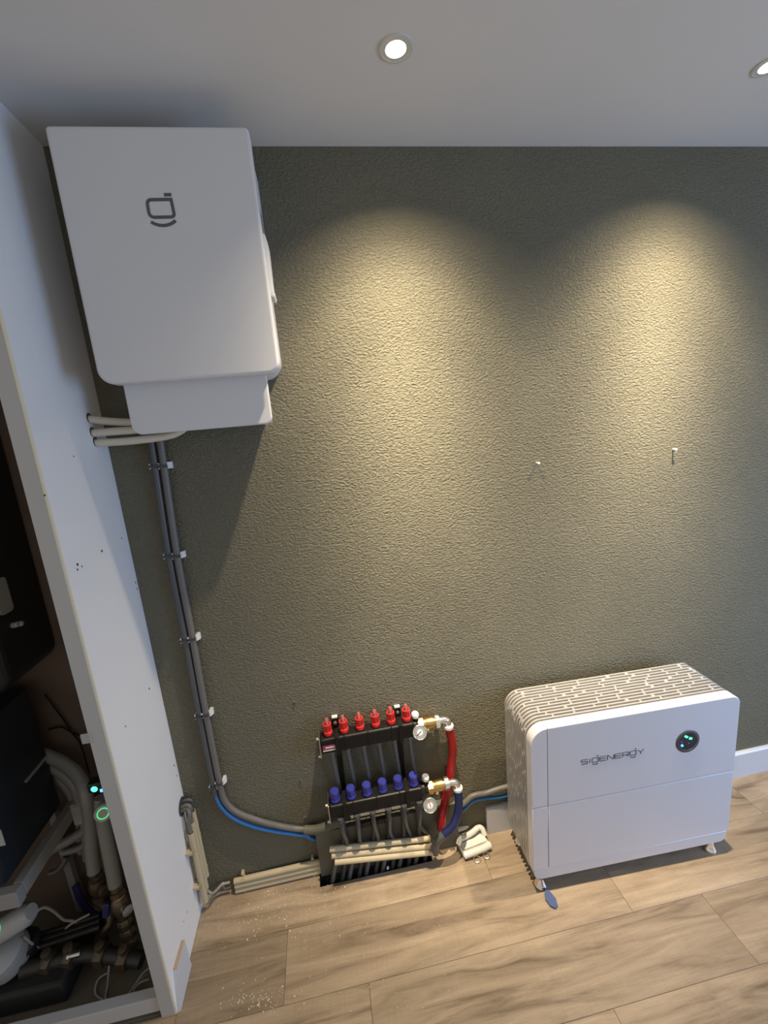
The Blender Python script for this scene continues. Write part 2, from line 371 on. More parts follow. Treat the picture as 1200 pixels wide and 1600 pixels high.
# floor: screed with a slot for the heating pipes, laminate planks on top
SX0, SX1, SY = 0.438, 0.882, -0.068
bm = bmesh.new()
b_box(bm, -PT, 5.0, -4.0, 0.0, -0.2, -0.075)
b_box(bm, -PT, SX0, -4.0, 0.0, -0.075, -0.0085); b_box(bm, SX1, 5.0, -4.0, 0.0, -0.075, -0.0085); b_box(bm, SX0, SX1, -4.0, SY, -0.075, -0.0085)
b_box(bm, -1.3, -PT, -4.0, -0.336, -0.2, -0.0085)
floor = structure(finish('floor', bm, 'screed'), 'oak look laminate floor of wide planks')
def plank(outline):
    xs = [p[0] for p in outline]; ys = [p[1] for p in outline]; cx, cy = (min(xs)+max(xs))/2, (min(ys)+max(ys))/2
    bm = bmesh.new(); n = len(outline); g = 0.0003; c = 0.0010
    # offset inwards (axis-aligned outlines)
    def inset(d):
        out = []
        for i in range(n):
            a, b, e = outline[i-1], outline[i], outline[(i+1) % n]
            d1 = Vector((b[0]-a[0], b[1]-a[1])).normalized(); d2 = Vector((e[0]-b[0], e[1]-b[1])).normalized()
            n1 = Vector((-d1.y, d1.x)); n2 = Vector((-d2.y, d2.x)); out.append((b[0]-cx+(n1.x+n2.x)*d, b[1]-cy+(n1.y+n2.y)*d))
        return out
    A = inset(g); B = inset(g+c)
    r0 = [bm.verts.new((x, y, -0.008)) for x, y in A]; r1 = [bm.verts.new((x, y, -0.0010)) for x, y in A]; r2 = [bm.verts.new((x, y, 0.0)) for x, y in B]
    bm.faces.new(r2); bm.faces.new(r0)
    for p, q in ((r0, r1), (r1, r2)):
        for i in range(n): bm.faces.new((p[i], p[(i+1) % n], q[(i+1) % n], q[i]))
    o = finish('plank', bm, 'wood', floor); o.location = (cx, cy, 0); return o
def R(x0, x1, y0, y1): return [(x0, y0), (x1, y0), (x1, y1), (x0, y1)]
PW, PL = 0.2035, 1.178
# row against the wall, notched round the pipe slot
plank([(0.0, -0.1865), (1.082, -0.1865), (1.082, 0.0), (SX1, 0.0), (SX1, SY), (SX0, SY), (SX0, 0.0), (0.0, 0.0)])
x = 1.082
while x < 4.6: plank(R(x, min(x+PL, 5.0), -0.1865, 0.0)); x += PL
plank(R(0.0, 0.325, -0.390, -0.1865)); plank(R(-1.2, -0.0005, -0.390, -0.3365))
x = 0.325
while x < 4.6: plank(R(x, min(x+PL, 5.0), -0.390, -0.1865)); x += PL
starts = [0.588, 1.277, 0.95, 0.41, 1.12, 0.70, 0.22, 0.86]
y = -0.390; k = 0
while y > -2.6:
    s = starts[k % len(starts)]; x = s
    while x < 3.4: plank(R(x, x+PL, y-PW, y)); x += PL
    plank(R(s-PL, s, y-PW, y))
    if s-PL > -1.0: plank(R(max(-1.25, s-2*PL), s-PL, y-PW, y))
    y -= PW; k += 1

# ================================================================== DOWNLIGHTS
def downlight(x, y, label, side):
    t = thing('recessed_downlight', label, 'downlight', (x, y, H), 'ceiling downlights')
    lathe('trim_ring', [(0.030, 0.0), (0.038, 0.0), (0.037, -0.003), (0.034, -0.004), (0.031, -0.003)], (x, y, H), (0, 0, 1), 'trim_ring', t, 32)
    lathe('lamp_lens', [(0.0, -0.0045), (0.016, -0.0040), (0.0295, -0.002), (0.0295, 0.0)], (x, y, H), (0, 0, 1), 'lens_warm', t, 32)
    d = bpy.data.lights.new('spot_lamp', 'SPOT'); d.energy = SPOT_POWER; d.color = SPOT_COLOR; d.spot_size = math.radians(125); d.spot_blend = 0.0; d.shadow_soft_size = 0.016
    # beam profile of the reflector lamp: strength against the angle from its axis
    d.use_nodes = True; nt = d.node_tree; em = nt.nodes['Emission']; tc = nt.nodes.new('ShaderNodeTexCoord'); sx = nt.nodes.new('ShaderNodeSeparateXYZ'); ab = nt.nodes.new('ShaderNodeMath'); ab.operation = 'ABSOLUTE'
    mr = nt.nodes.new('ShaderNodeMapRange'); mr.inputs[1].default_value = 0.5; mr.inputs[2].default_value = 1.0
    cr = nt.nodes.new('ShaderNodeValToRGB'); cr.color_ramp.interpolation = 'LINEAR'; E_ = cr.color_ramp.elements
    prof = [(56.0, 0.0), (50.0, 0.014), (44.0, 0.036), (38.0, 0.085), (34.0, 0.145), (30.0, 0.20), (26.0, 0.25), (22.0, 0.33), (18.0, 0.47), (14.0, 0.62), (10.0, 0.82), (6.0, 0.97), (0.0, 1.0)]
    E_[0].position = (math.cos(math.radians(prof[0][0]))-0.5)/0.5; E_[0].color = (0, 0, 0, 1); E_[1].position = 1.0; E_[1].color = (prof[-1][1],)*3+(1,)
    for an, v in prof[1:-1]:
        e = E_.new((math.cos(math.radians(an))-0.5)/0.5); e.color = (v, v, v, 1)
    nt.links.new(tc.outputs['Normal'], sx.inputs[0]); nt.links.new(sx.outputs[2], ab.inputs[0]); nt.links.new(ab.outputs[0], mr.inputs[0]); nt.links.new(mr.outputs[0], cr.inputs[0]); nt.links.new(cr.outputs[0], em.inputs['Strength'])
    o = bpy.data.objects.new('spot_lamp', d); COL.objects.link(o); o.parent = t; o.location = (0, 0, -0.014); o.rotation_euler = (SPOT_TILT, side, 0)
downlight(0.891, -0.332, 'glowing downlight in the ceiling above the middle of the wall', math.radians(-3.5))
downlight(1.853, -0.317, 'glowing downlight at the right edge of the ceiling', math.radians(2.5))

# ================================================================== WALL CABINET (GATEWAY)
gc = thing('wall_cabinet', 'white wall mounted electrical cabinet with dark logo, high in the corner', 'cabinet', (0.325, 0.0, 1.733))
GX0, GX1, GZ0, GZ1 = 0.103, 0.549, 1.861, 2.424
prism('body', rrect(GX0+0.006, GX1-0.006, GZ0+0.006, GZ1-0.004, (0.034, 0.050, 0.012, 0.012)), -0.166, -0.001, 'cabinet_white', gc)
prism('cover_gap', rrect(GX0+0.010, GX1-0.010, GZ0+0.010, GZ1-0.008, 0.03), -0.170, -0.166, 'cabinet_gap', gc)
cover = prism('front_cover', rrect(GX0, GX1, GZ0, GZ1, (0.036, 0.030, 0.010, 0.010), 10), -0.210, -0.170, 'cabinet_white', gc, bevel=0.007, seg=3)
# logo: small bar, rounded letter bowl, smile
bm = bmesh.new(); LY0, LY1 = -0.2108, -0.2095
b_stroke(bm, [(0.3335, 2.2815), (0.3500, 2.2815)], 0.0072, LY0, LY1)
b_stroke(bm, arc(0.302, 2.262, 0.0095, 90, 180, 5)+arc(0.303, 2.2445, 0.0105, 180, 270, 5)+[(0.340, 2.2340)]+arc(0.341, 2.2425, 0.0085, 270, 345, 4)+[(0.3475, 2.2715)], 0.0070, LY0, LY1, closed=True)
b_stroke(bm, arc(0.3205, 2.2640, 0.0480, 236, 308, 12), 0.0070, LY0, LY1)
finish('logo', bm, 'logo_grey', cover)
# lever latch on the right side
bm = bmesh.new(); b_box(bm, 0.543, 0.5445, -0.135, -0.055, 2.205, 2.300, 0.0); finish('latch_recess', bm, 'cabinet_gap', gc)
bm = bmesh.new(); b_prism(bm, [(0.543, 2.215), (0.5535, 2.205), (0.5575, 2.185), (0.5560, 2.075), (0.5605, 2.062), (0.5575, 2.055), (0.543, 2.060)], -0.176, -0.120, 0.003)
finish('latch_lever', bm, 'cabinet_white', gc, smooth=True)
# lower cover plate with side flange
bm = bmesh.new(); b_prism(bm, rrect(0.131, 0.506, 1.733, 1.873, (0.026, 0.020, 0, 0), 8), -0.143, -0.131, 0.004)
lf = finish('lower_cover', bm, 'cabinet_white', gc, smooth=True)
bm = bmesh.new(); b_prism(bm, [(0.497, -0.134), (0.505, -0.136), (0.502, -0.110), (0.490, -0.070), (0.478, -0.030), (0.470, -0.001), (0.462, -0.001), (0.480, -0.060)], 1.737, 1.868, plane='xy')
finish('side_flange', bm, 'cabinet_white', lf, smooth=True)
box('gland_plate', 0.15, 0.47, -0.12, -0.001, 1.855, 1.868, 'cabinet_gap', gc)

# cream conduits from the panel into the cabinet
CG = 'cream conduits under the wall cabinet'
h1, h2, h3 = [on_panel(*q) for q in ((140, 655), (145, 677), (150, 692))]
def conduit3(pts, lab):
    o = tube('conduit_pipe', pts, 0.0110, 'cream_pvc', None, 14, 10, hollow=0.0085); return tag(center(o), lab, 'conduit', CG)
conduit3([h1+Vector((-.001, 0, 0)), (0.055, -.070, 1.778), (0.115, -.070, 1.771), (0.165, -.072, 1.776), (0.21, -.076, 1.800)], 'top cream conduit bending from white panel to behind cabinet')
conduit3([h2+Vector((-.001, 0, 0)), (0.06, -.076, 1.750), (0.13, -.078, 1.750), (0.20, -.080, 1.762), (0.25, -.084, 1.800)], 'middle cream conduit entering white panel below the cabinet')
conduit3([h3+Vector((-.001, 0, 0)), (0.08, -.074, 1.720), (0.17, -.082, 1.722), (0.225, -.090, 1.730), (0.262, -.096, 1.752), (0.275, -.098, 1.800)], 'lowest and longest cream conduit curving up under the cabinet')
for h in (h1, h2, h3):
    bm = bmesh.new(); b_lathe(bm, [(0.0145, -0.001), (0.0145, 0.0008), (0.0105, 0.0009)], (0, h.y-0.001, h.z+0.003), (1, 0, 0), 14); finish('drill_hole', bm, 'chip_dark', wl)

# ================================================================== CABLES DOWN THE WALL
CY = -0.0165
lc = [atY(x, y, CY) for x, y in ((238, 700), (264, 868), (290, 999), (312, 1117), (334, 1228))]
rc = [atY(x, y, CY) for x, y in ((252, 700), (277, 868), (301, 997), (322, 1115), (343, 1222))]
ltop = lc[0]+Vector((-0.002, 0, 0.10)); rtop = rc[0]+Vector((-0.002, 0, 0.10))
lend = atY(337, 1243, CY)
o = tube('cable_conduit', [ltop]+lc+[lend], 0.0098, 'cable_black', None, 12, 6, hollow=0.0076); tag(center(o), 'black conduit down the wall, left of the pair, blue cable below', 'conduit')
# grey cable: down the wall, round the bend and on behind the cover board to the battery
gp = [rtop]+rc+[atY(x, y, CY) for x, y in ((352, 1252), (372, 1270), (410, 1284), (450, 1293), (484, 1297))]
gp += [Vector((0.50, -0.015, 0.178)), Vector((0.75, -0.014, 0.150)), Vector((1.00, -0.014, 0.165)), atY(738, 1244, -0.016), atY(760, 1239, -0.016), atY(781, 1232, -0.018), Vector((1.27, -0.022, 0.222))]
o = tube('power_cable', gp, 0.0108, 'cable_grey', None, 12, 8); tag(center(o), 'thick dark grey cable running down the wall and along to battery', 'cable')
bp_ = [lend+Vector((0, 0, 0.015)), lend]+[atY(x, y, CY-0.002) for x, y in ((347, 1262), (366, 1279), (395, 1291), (430, 1299), (474, 1305))]
bp_ += [Vector((0.47, -0.013, 0.152)), Vector((0.75, -0.012, 0.120)), Vector((1.00, -0.013, 0.135)), atY(738, 1252, -0.017), atY(758, 1247, -0.017), atY(781, 1245, -0.018), Vector((1.27, -0.022, 0.185))]
o = tube('blue_cable', bp_, 0.0072, 'cable_blue', None, 12, 8); tag(center(o), 'bright blue cable curving from the conduit end toward battery', 'cable')
ORD = ['topmost', 'second highest', 'middle', 'second lowest', 'lowest']
for i in range(5):
    for side, P in (('left', lc), ('right', rc)):
        c = P[i].copy()
        if i == 0: c = P[0]+(P[1]-P[0])*(27/168)
        t = thing('cable_clip', f'{ORD[i]} white saddle clip on the {"black conduit" if side == "left" else "grey cable"} on the wall', 'cable clip', (c.x, 0.0, c.z), 'cable clips on the wall')
        box('prong', c.x-0.0137, c.x-0.0113, -0.027, 0.0, c.z-0.008, c.z+0.008, 'clip_white', t)
        if side == 'left': box('prong', c.x+0.0113, c.x+0.0137, -0.027, 0.0, c.z-0.008, c.z+0.008, 'clip_white', t)
        else:
            bm = bmesh.new(); b_prism(bm, [(c.x+0.0118, -0.001), (c.x+0.0225, -0.001), (c.x+0.0235, -0.012), (c.x+0.016, -0.024), (c.x+0.0118, -0.024)], c.z-0.0085, c.z+0.0115, plane='xy'); finish('nail_block', bm, 'clip_white', t)
        box('strap', c.x-0.0130, c.x+0.0130, -0.0300, -0.0278, c.z-0.004, c.z+0.004, 'clip_dark', t)

# cover board low on the wall
cb = thing('cover_board', 'olive painted board low on the wall behind the heating manifold', 'board', (0.74, 0, 0))
bm = bmesh.new(); b_prism(bm, [(0.445, 0.004), (1.005, 0.004), (1.005, 0.205), (0.445, 0.205)], -0.034, -0.029, plane='xz'); finish('front_plate', bm, 'olive_board', cb)
box('top_return', 0.445, 1.005, -0.029, 0.0, 0.200, 0.205, 'olive_board', cb)
bm = bmesh.new(); b_tube(bm, catmull([atY(476, 1297, -0.026), atY(495, 1296, -0.034), atY(515, 1290, -0.044), atY(532, 1284, -0.046)], 5), 0.016, 12, radii=None); finish('cable_sleeve', bm, 'olive_board', cb, smooth=True)
# small row of dark slots in the board
vg = thing('vent_grille', 'small row of dark vertical slots in board behind the pipes', 'grille', (0.62, -0.034, 0.16))
for k in range(9):
    a = atY(566+4.3*k, 1290.0-1.0*k, -0.036)
    box('slot', a.x-0.0032, a.x+0.0032, -0.0362, -0.0335, a.z-0.012, a.z+0.012, 'manifold_black', vg)

# ================================================================== FLOOR HEATING MANIFOLD
mf = thing('heating_manifold', 'black floor heating manifold with red flow meters and blue caps', 'manifold', (0.69, 0, 0.3))
SB = dict(y0=-0.060, y1=-0.007, z0=0.562, z1=0.620); RB = dict(y0=-0.088, y1=-0.036, z0=0.308, z1=0.364)
MX = [0.5410+0.0584*i for i in range(6)]; CX = [0.5375+0.0592*i for i in range(6)]
def bar(nm, B, x0, x1, lab):
    b = box(nm, x0, x1, B['y0'], B['y1'], B['z0'], B['z1'], 'manifold_black', mf, bevel=0.006); b['label'] = lab
    # segment joints as raised flanges
    for k in range(1, 4):
        xx = x0+(x1-x0)*k/4; box('joint_flange', xx-0.0022, xx+0.0022, B['y0']-0.0015, B['y1'], B['z0']+0.001, B['z1']+0.0015, 'manifold_black', b)
    ep = box('end_plate', x0-0.005, x0-0.0005, B['y0']-0.006, B['y1']+0.004, B['z0']-0.010, B['z1']+0.012, 'steel', b, bevel=0.001)
    for zz in (B['z0']-0.006, B['z1']+0.008): lathe('bolt', [(0.0045, 0), (0.0045, 0.008), (0.002, 0.010)], (x0-0.004, B['y0']+0.003, zz), (-1, 0, 0), 'nickel', b, 8)
    ym = (B['y0']+B['y1'])/2; zm = (B['z0']+B['z1'])/2
    lathe('end_neck', [(0.024, 0), (0.024, 0.012), (0.019, 0.016), (0.019, 0.032)], (x1-0.002, ym, zm), (1, 0, 0), 'manifold_black', b, 20)
    return b, ym, zm
sb, sym, szm = bar('supply_bar', SB, 0.511, 0.856, 'black upper supply bar')
rb, rym, rzm = bar('return_bar', RB, 0.514, 0.862, 'black lower return bar')
a = atY(501, 1168, SB['y0']); box('sticker', 0.517, 0.574, SB['y0']-0.0008, SB['y0']+0.001, 0.579, 0.597, 'sticker_magenta', sb)
box('sticker_border', 0.517, 0.574, SB['y0']-0.0008, SB['y0']+0.001, 0.574, 0.5785, 'dial_white', sb)
bm = bmesh.new(); xx = 0.527
for wd in (0.006, 0.005, 0.006, 0.004, 0.006): b_box(bm, xx, xx+wd, SB['y0']-0.0012, SB['y0'], 0.585, 0.5915); xx += wd+0.0016
finish('sticker_print', bm, 'dial_white', sb)
for i in range(6):
    x = MX[i]; y = -0.034; z = SB['z1']
    f = lathe('flow_meter', [(0.013, 0.0), (0.013, 0.003), (0.0165, 0.006), (0.0165, 0.016), (0.0138, 0.019), (0.0138, 0.036), (0.0148, 0.038), (0.0148, 0.046), (0.0105, 0.046), (0.0105, 0.040)], (x, y, z), (0, 0, 1), 'meter_red', mf, 16)
    lathe('sight_glass', [(0.0078, 0.038), (0.0078, 0.060), (0.0055, 0.067), (0.0, 0.068)], (x, y, z), (0, 0, 1), 'meter_glass', f, 12)
    lathe('indicator_rod', [(0.0022, 0.040), (0.0022, 0.060)], (x, y, z), (0, 0, 1), 'dial_white', f, 8)
    bm = bmesh.new()
    for q in range(8):
        an = 2*math.pi*q/8; b_box(bm, -0.0016, 0.0016, 0.0135, 0.0152, 0.020, 0.037, 0, 2, Matrix.Translation((x, y, z)) @ Matrix.Rotation(an, 4, 'Z'))
    finish('grip_rib', bm, 'meter_red', f)
    x = CX[i]; y = -0.062; z = RB['z1']
    c = lathe('valve_cap', [(0.0125, 0.0), (0.0125, 0.004), (0.0172, 0.006), (0.0172, 0.040), (0.0150, 0.0445), (0.0, 0.0455)], (x, y, z), (0, 0, 1), 'cap_blue', mf, 8)
    lathe('cap_rim', [(0.0185, 0.004), (0.0185, 0.010), (0.0170, 0.013)], (x, y, z), (0, 0, 1), 'cap_blue', c, 16)
# wall brackets
for bx, zt in ((0.570, 0.668), (0.804, 0.664)):
    br = box('wall_bracket', bx-0.009, bx+0.009, -0.006, 0.0, 0.235, zt-0.03, 'manifold_black', mf, bevel=0.001)
    for zz in (zt-0.022, 0.262): box('standoff', bx-0.013, bx+0.013, -0.014, 0.0, zz-0.018, zz+0.020, 'manifold_black', br, bevel=0.002)
    lathe('screw', [(0.0065, 0.0), (0.0060, 0.003), (0.002, 0.004)], (bx, -0.014, zt-0.020), (0, -1, 0), 'nickel', br, 10)
    box('rubber_pad', bx-0.010, bx+0.010, -0.015, -0.001, zt-0.0015, zt+0.003, 'clip_white', br)
    for B in (SB, RB):
        zc = B['z1']
        bm = bmesh.new(); o_ = [(B['y1']+0.004, B['z0']-0.004), (B['y0']-0.004, B['z0']-0.004), (B['y0']-0.004, B['z1']+0.004), (B['y1']+0.004, B['z1']+0.004)]
        b_stroke(bm, o_, 0.005, bx-0.007, bx+0.007, closed=True, M=lambda a_, b_, d: (d, a_, b_)); finish('pipe_clamp', bm, 'manifold_black', br)
# chrome rail under the return bar
lathe('clamp_rail', [(0.0085, 0), (0.0085, 0.215)], (0.586, -0.071, 0.2920), (1, 0, 0), 'steel', mf, 14)
# air vents, thermometers, valves
for (ax, ay, az) in ((0.866, -0.034, SB['z1']-0.006), (0.881, -0.062, RB['z1']-0.004)):
    v = lathe('air_vent', [(0.011, -0.004), (0.011, 0.008), (0.008, 0.010), (0.008, 0.014)], (ax, ay, az), (0, 0, 1), 'manifold_black', mf, 16)
    lathe('vent_knob', [(0.0125, 0.012), (0.0140, 0.014), (0.0140, 0.027), (0.0120, 0.030), (0.0, 0.0305)], (ax, ay, az), (0, 0, 1), 'dial_white', v, 10)
for (px, py, yy, ang, nm) in ((656, 1144, -0.083, 215, 'needle_black'), (672, 1258, -0.112, 100, 'needle_red')):
    c = atY(px, py, yy); ax_ = Vector((0.02, -1, 0.42)).normalized()
    t = lathe('thermometer', [(0.006, -0.030), (0.006, -0.008), (0.024, -0.007), (0.0262, -0.004), (0.0262, 0.004), (0.0245, 0.0052), (0.0235, 0.0030)], c, ax_, 'nickel', mf, 28)
    lathe('dial_face', [(0.0235, 0.0025), (0.0, 0.0034)], c, ax_, 'dial_white', t, 28)
    U = Vector((1, 0, 0)); U = (U-ax_*U.dot(ax_)).normalized(); V = ax_.cross(U)*-1
    if V.z < 0: V = -V
    mk = lambda a_, b_, d: tuple(c+U*a_+V*b_+ax_*d)
    bm = bmesh.new(); d_ = Vector((math.cos(math.radians(ang)), math.sin(math.radians(ang)))); b_stroke(bm, [tuple(d_*-0.006), tuple(d_*0.017)], 0.0022, 0.0036, 0.0044, M=mk); finish('needle', bm, nm, t)
    bm = bmesh.new()
    for q in range(13):
        an = math.radians(225-270*q/12); e_ = Vector((math.cos(an), math.sin(an))); b_stroke(bm, [tuple(e_*0.0175), tuple(e_*0.0215)], 0.0011, 0.0030, 0.0036, M=mk)
    finish('dial_marks', bm, 'needle_black', t)
def valve(p0, dirx, lab):
    """brass ball valve, hex union and elbow, along +x from p0"""
    v = lathe('ball_valve', [(0.0215, 0.0), (0.0215, 0.018), (0.0195, 0.020), (0.0195, 0.030), (0.0208, 0.032), (0.0208, 0.058), (0.0175, 0.060), (0.0175, 0.072)], p0, (1, 0, 0), 'brass', mf, 18)
    v['label'] = lab
    lathe('hex_collar', [(0.0245, 0.001), (0.0245, 0.019)], p0, (1, 0, 0), 'brass', v, 6)
    lathe('drain_stub', [(0.0075, 0.012), (0.0075, 0.024), (0.0045, 0.026)], Vector(p0)+Vector((0.030, -0.004, 0)), (0.1, -0.6, -0.8), 'brass', v, 10)
    lathe('union_nut', [(0.0215, 0.066), (0.0235, 0.068), (0.0235, 0.082), (0.0200, 0.084)], p0, (1, 0, 0), 'nickel', v, 8)
    e = Vector(p0)
    tube('elbow', [e+Vector((0.082, 0, 0)), e+Vector((0.096, 0, 0)), e+Vector((0.110, 0, -0.003)), e+Vector((0.117, 0, -0.014)), e+Vector((0.118, 0, -0.034))], 0.0125, 'nickel', v, 14, 6)
    lathe('sleeve_ring', [(0.0190, 0), (0.0190, 0.010), (0.0140, 0.012)], e+Vector((0.118, 0, -0.036)), (0, 0, 1), 'dial_white', v, 18)
    return e+Vector((0.118, 0, -0.034))
e1 = valve((0.873, -0.0335, 0.591), 1, 'brass ball valve of the supply bar')
e2 = valve((0.886, -0.062, 0.336), 1, 'brass ball valve of the return bar')
# insulated hoses
q = lambda x, y, yy: atY(x, y, yy)
o = tube('red_hose', [e1+Vector((0, 0, 0.004)), q(707, 1165, -.030), q(706, 1190, -.022), q(702, 1222, -.0200), q(696, 1250, -.026), q(692, 1268, -.046), q(690, 1284, -.054), q(689, 1294, -.054)], 0.0162, 'hose_red', None, 18, 8)
tag(center(o), 'red insulated hose dropping from the upper brass valve', 'hose')
o = tube('blue_hose', [e2+Vector((0, 0, 0.004)), q(717, 1255, -.076), q(714, 1275, -.086), q(706, 1292, -.098), q(694, 1303, -.102)], 0.0158, 'hose_blue', None, 18, 8)
tag(center(o), 'dark blue insulated hose curving below the lower brass valve', 'hose')
o = tube('pipe_elbow', [q(697, 1302, -.102), q(688, 1309, -.100), q(681, 1318, -.094), q(680, 1332, -.085)], 0.0150, 'cable_black', None, 14, 6); tag(center(o), 'black pipe elbow where blue hose meets the floor', 'pipe')
# loop pipes into the slot in the floor
for i in range(6):
    x = MX[i]; xo = 0.520+0.066*i
    lathe('pipe_nut', [(0.0125, 0), (0.0125, -0.016), (0.010, -0.020)], (x+0.004, -0.034, SB['z0']), (0, 0, 1), 'pipe_grey', mf, 8)
    tube('loop_pipe', [(x+0.004, -0.034, SB['z0']-0.010), (x+0.008, -0.026, 0.48), (x+0.014, -0.019, 0.38), (x+0.016, -0.019, 0.29), (x+0.012, -0.032, 0.23), (x+0.010, -0.0435, 0.16), (xo-0.010, -0.044, 0.07), (xo-0.036, -0.050, -0.02), (xo-0.046, -0.050, -0.07)], 0.0082, 'pipe_grey', mf, 10, 5)
    x = CX[i]; z = RB['z0']
    lathe('pipe_nut', [(0.0125, 0), (0.0125, -0.010), (0.010, -0.014)], (x+0.012, -0.088, z+0.002), (0, 0, 1), 'pipe_dark', mf, 8)
    tube('loop_pipe', [(x+0.012, -0.088, z-0.006), (x+0.013, -0.084, 0.25), (x+0.022-0.01*(i % 2), -0.062, 0.17), (xo+0.026, -0.046, 0.10), (xo+0.018, -0.044, 0.04), (xo+0.002, -0.050, -0.02), (xo-0.008, -0.052, -0.07)], 0.0082, 'pipe_dark', mf, 10, 5)

# ================================================================== BEIGE CONDUIT LENGTHS
BG = 'beige conduit lengths near the floor'
BR = 0.0105
def beige(pts, lab): return tag(center(tube('conduit_length', pts, BR, 'beige_pvc', None, 14, 0, hollow=0.0085)), lab, 'conduit', BG)
# three along the wall foot, left of the manifold
for k, w in enumerate(('top', 'middle', 'bottom')):
    p0 = q(361, 1352, -0.018); p1 = q(501, 1326, -0.018); p0.z = 0.0545-0.0215*k; p1.z = 0.0575-0.0215*k; beige([p0, p1], f'{w} beige conduit length clipped along the wall left of manifold')
for n_, (px, py) in (('left', (377, 1358)), ('right', (487, 1337))):
    c = q(px, py, -0.018); c.z = 0.034; t = thing('conduit_clip', f'beige conduit clip at the {n_} end of conduits along the wall', 'conduit clip', (c.x, 0, c.z-0.035), BG)
    box('back_strip', c.x-0.005, c.x+0.005, -0.0075, -0.0005, c.z-0.034, c.z+0.045, 'beige_pvc', t)
    for k in range(4): box('prong', c.x-0.006, c.x+0.006, -0.026, -0.0075, c.z-0.0315+0.0198*k, c.z-0.0290+0.0198*k, 'beige_pvc', t)
    box('stop_tab', c.x-0.005, c.x+0.005, -0.017, -0.0075, c.z+0.037, c.z+0.044, 'beige_pvc', t)
# three loose ones across the pipes
for (a0, a1, y0, y1, w) in (((515, 1327), (672, 1310), -.0635, -.0650, 'upper beige conduit length lying loose across the heating pipes'), ((518, 1337), (681, 1321), -.0700, -.0760, 'middle beige conduit length lying loose across the heating pipes'), ((523, 1347), (678, 1331), -.0800, -.0860, 'lower beige conduit length lying loose across the heating pipes')):
    beige([q(*a0, y0), q(*a1, y1)], w)
# three upright ones on the white panel
ux = 0.024
ys = [-0.0605, -0.0365, -0.0125]; tops = [0.352, 0.372, 0.395]; bots = [0.045, 0.075, 0.100]
for k, w in enumerate(('nearest', 'middle', 'farthest')):
    beige([(ux, ys[k], bots[k]), (ux, ys[k], tops[k])], f'{w} upright beige conduit length on the white closet panel')
for zz, w in ((0.285, 'upper'), (0.135, 'lower')):
    t = thing('conduit_clip', f'{w} beige clip holding the upright conduits to white panel', 'conduit clip', (0, -0.043, zz), BG)
    box('back_strip', 0.0005, 0.0130, -0.084, -0.002, zz-0.005, zz+0.005, 'beige_pvc', t)
    for yy in (-0.0730, -0.0485, -0.0245, -0.0012): box('prong', 0.0130, 0.032, yy-0.0010, yy+0.0012, zz-0.005, zz+0.005, 'beige_pvc', t)
    box('stop_tab', 0.0130, 0.022, -0.084, -0.077, zz-0.005, zz+0.005, 'beige_pvc', t)
# cables through the hole in the panel
hc = on_panel(284, 1260)
bm = bmesh.new(); b_lathe(bm, [(0.031, -0.001), (0.031, 0.0008), (0.0, 0.0010)], (0, hc.y, hc.z), (1, 0, 0), 24); finish('cable_hole', bm, 'chip_dark', wl)
for k, (dy, dz, r, m_, w) in enumerate(((0.008, 0.010, .0065, 'cable_black', 'black cable looping highest out of hole in white panel'), (-0.004, 0.000, .0072, 'cable_grey', 'grey cable bending out of the hole into middle conduit'), (-0.010, -0.010, .0065, 'cable_grey', 'grey cable bending out of hole into the nearest conduit'))):
    kk = 2-k
    o = tube('loose_cable', [(0.0005, hc.y+dy, hc.z+dz), (0.016, hc.y+dy+0.001, hc.z+dz+0.004), (0.030, (hc.y+dy+ys[kk])/2-0.002, hc.z+dz-0.004), (0.022, ys[kk], tops[kk]+0.024), (ux, ys[kk], tops[kk]+0.002), (ux, ys[kk], tops[kk]-0.016)], r, m_, None, 10, 6)
    tag(center(o), w, 'cable')
for k, (dz, m_) in enumerate(((0.0, 'cable_grey'), (0.006, 'wire_white'))):
    o = tube('loose_cable', [(ux, ys[k+0], bots[k]+0.016), (ux, ys[k], bots[k]-0.006), (ux+0.010, ys[k]+0.008, 0.032+dz), (0.045, -0.030, 0.026+2*dz), (0.075, -0.020, 0.050+dz), (0.082, -0.018, 0.033+0.0215*k), (0.104, -0.018, 0.033+0.0215*k)], 0.0045, m_, None, 8, 6)
    tag(center(o), ('grey' if k == 0 else 'pale')+' thin cable crossing the corner between the two conduit groups', 'cable')

# ================================================================== SMALL THINGS ON WALL AND FLOOR
for (px, py, lab, r, L_) in ((838, 723, 'white nail in the wall near its middle, two thin shadows', .0046, .016), (1051, 702, 'white nail in the wall toward the right edge', .0046, .014)):
    c = atY(px, py, 0); o = lathe('nail', [(0.0027, 0.006), (0.0027, -L_), (r, -L_), (r, -L_-0.003), (0, -L_-0.0035)], c, (0, 1, 0.0), 'clip_white', None, 10); tag(center(o), lab, 'nail', 'nails in the wall')
for (px, py, lab) in ((469, 1219, 'screw with a pale washer in wall left of the manifold'), (477, 1277, 'lower screw in the wall above the cable bend'), (460, 1098, 'small dark screw in wall up left of the manifold')):
    c = atY(px, py, 0); t = thing('wall_screw', lab, 'screw', tuple(c), 'screws in the wall')
    lathe('washer', [(0.0065, 0.0), (0.0065, -0.0015), (0.0045, -0.0018)], c, (0, 1, 0), 'cable_grey' if px == 460 else 'steel', t, 14)
    lathe('screw_head', [(0.0040, -0.0015), (0.0035, -0.0045), (0.0, -0.0048)], c, (0, 1, 0), 'chip_dark', t, 10)
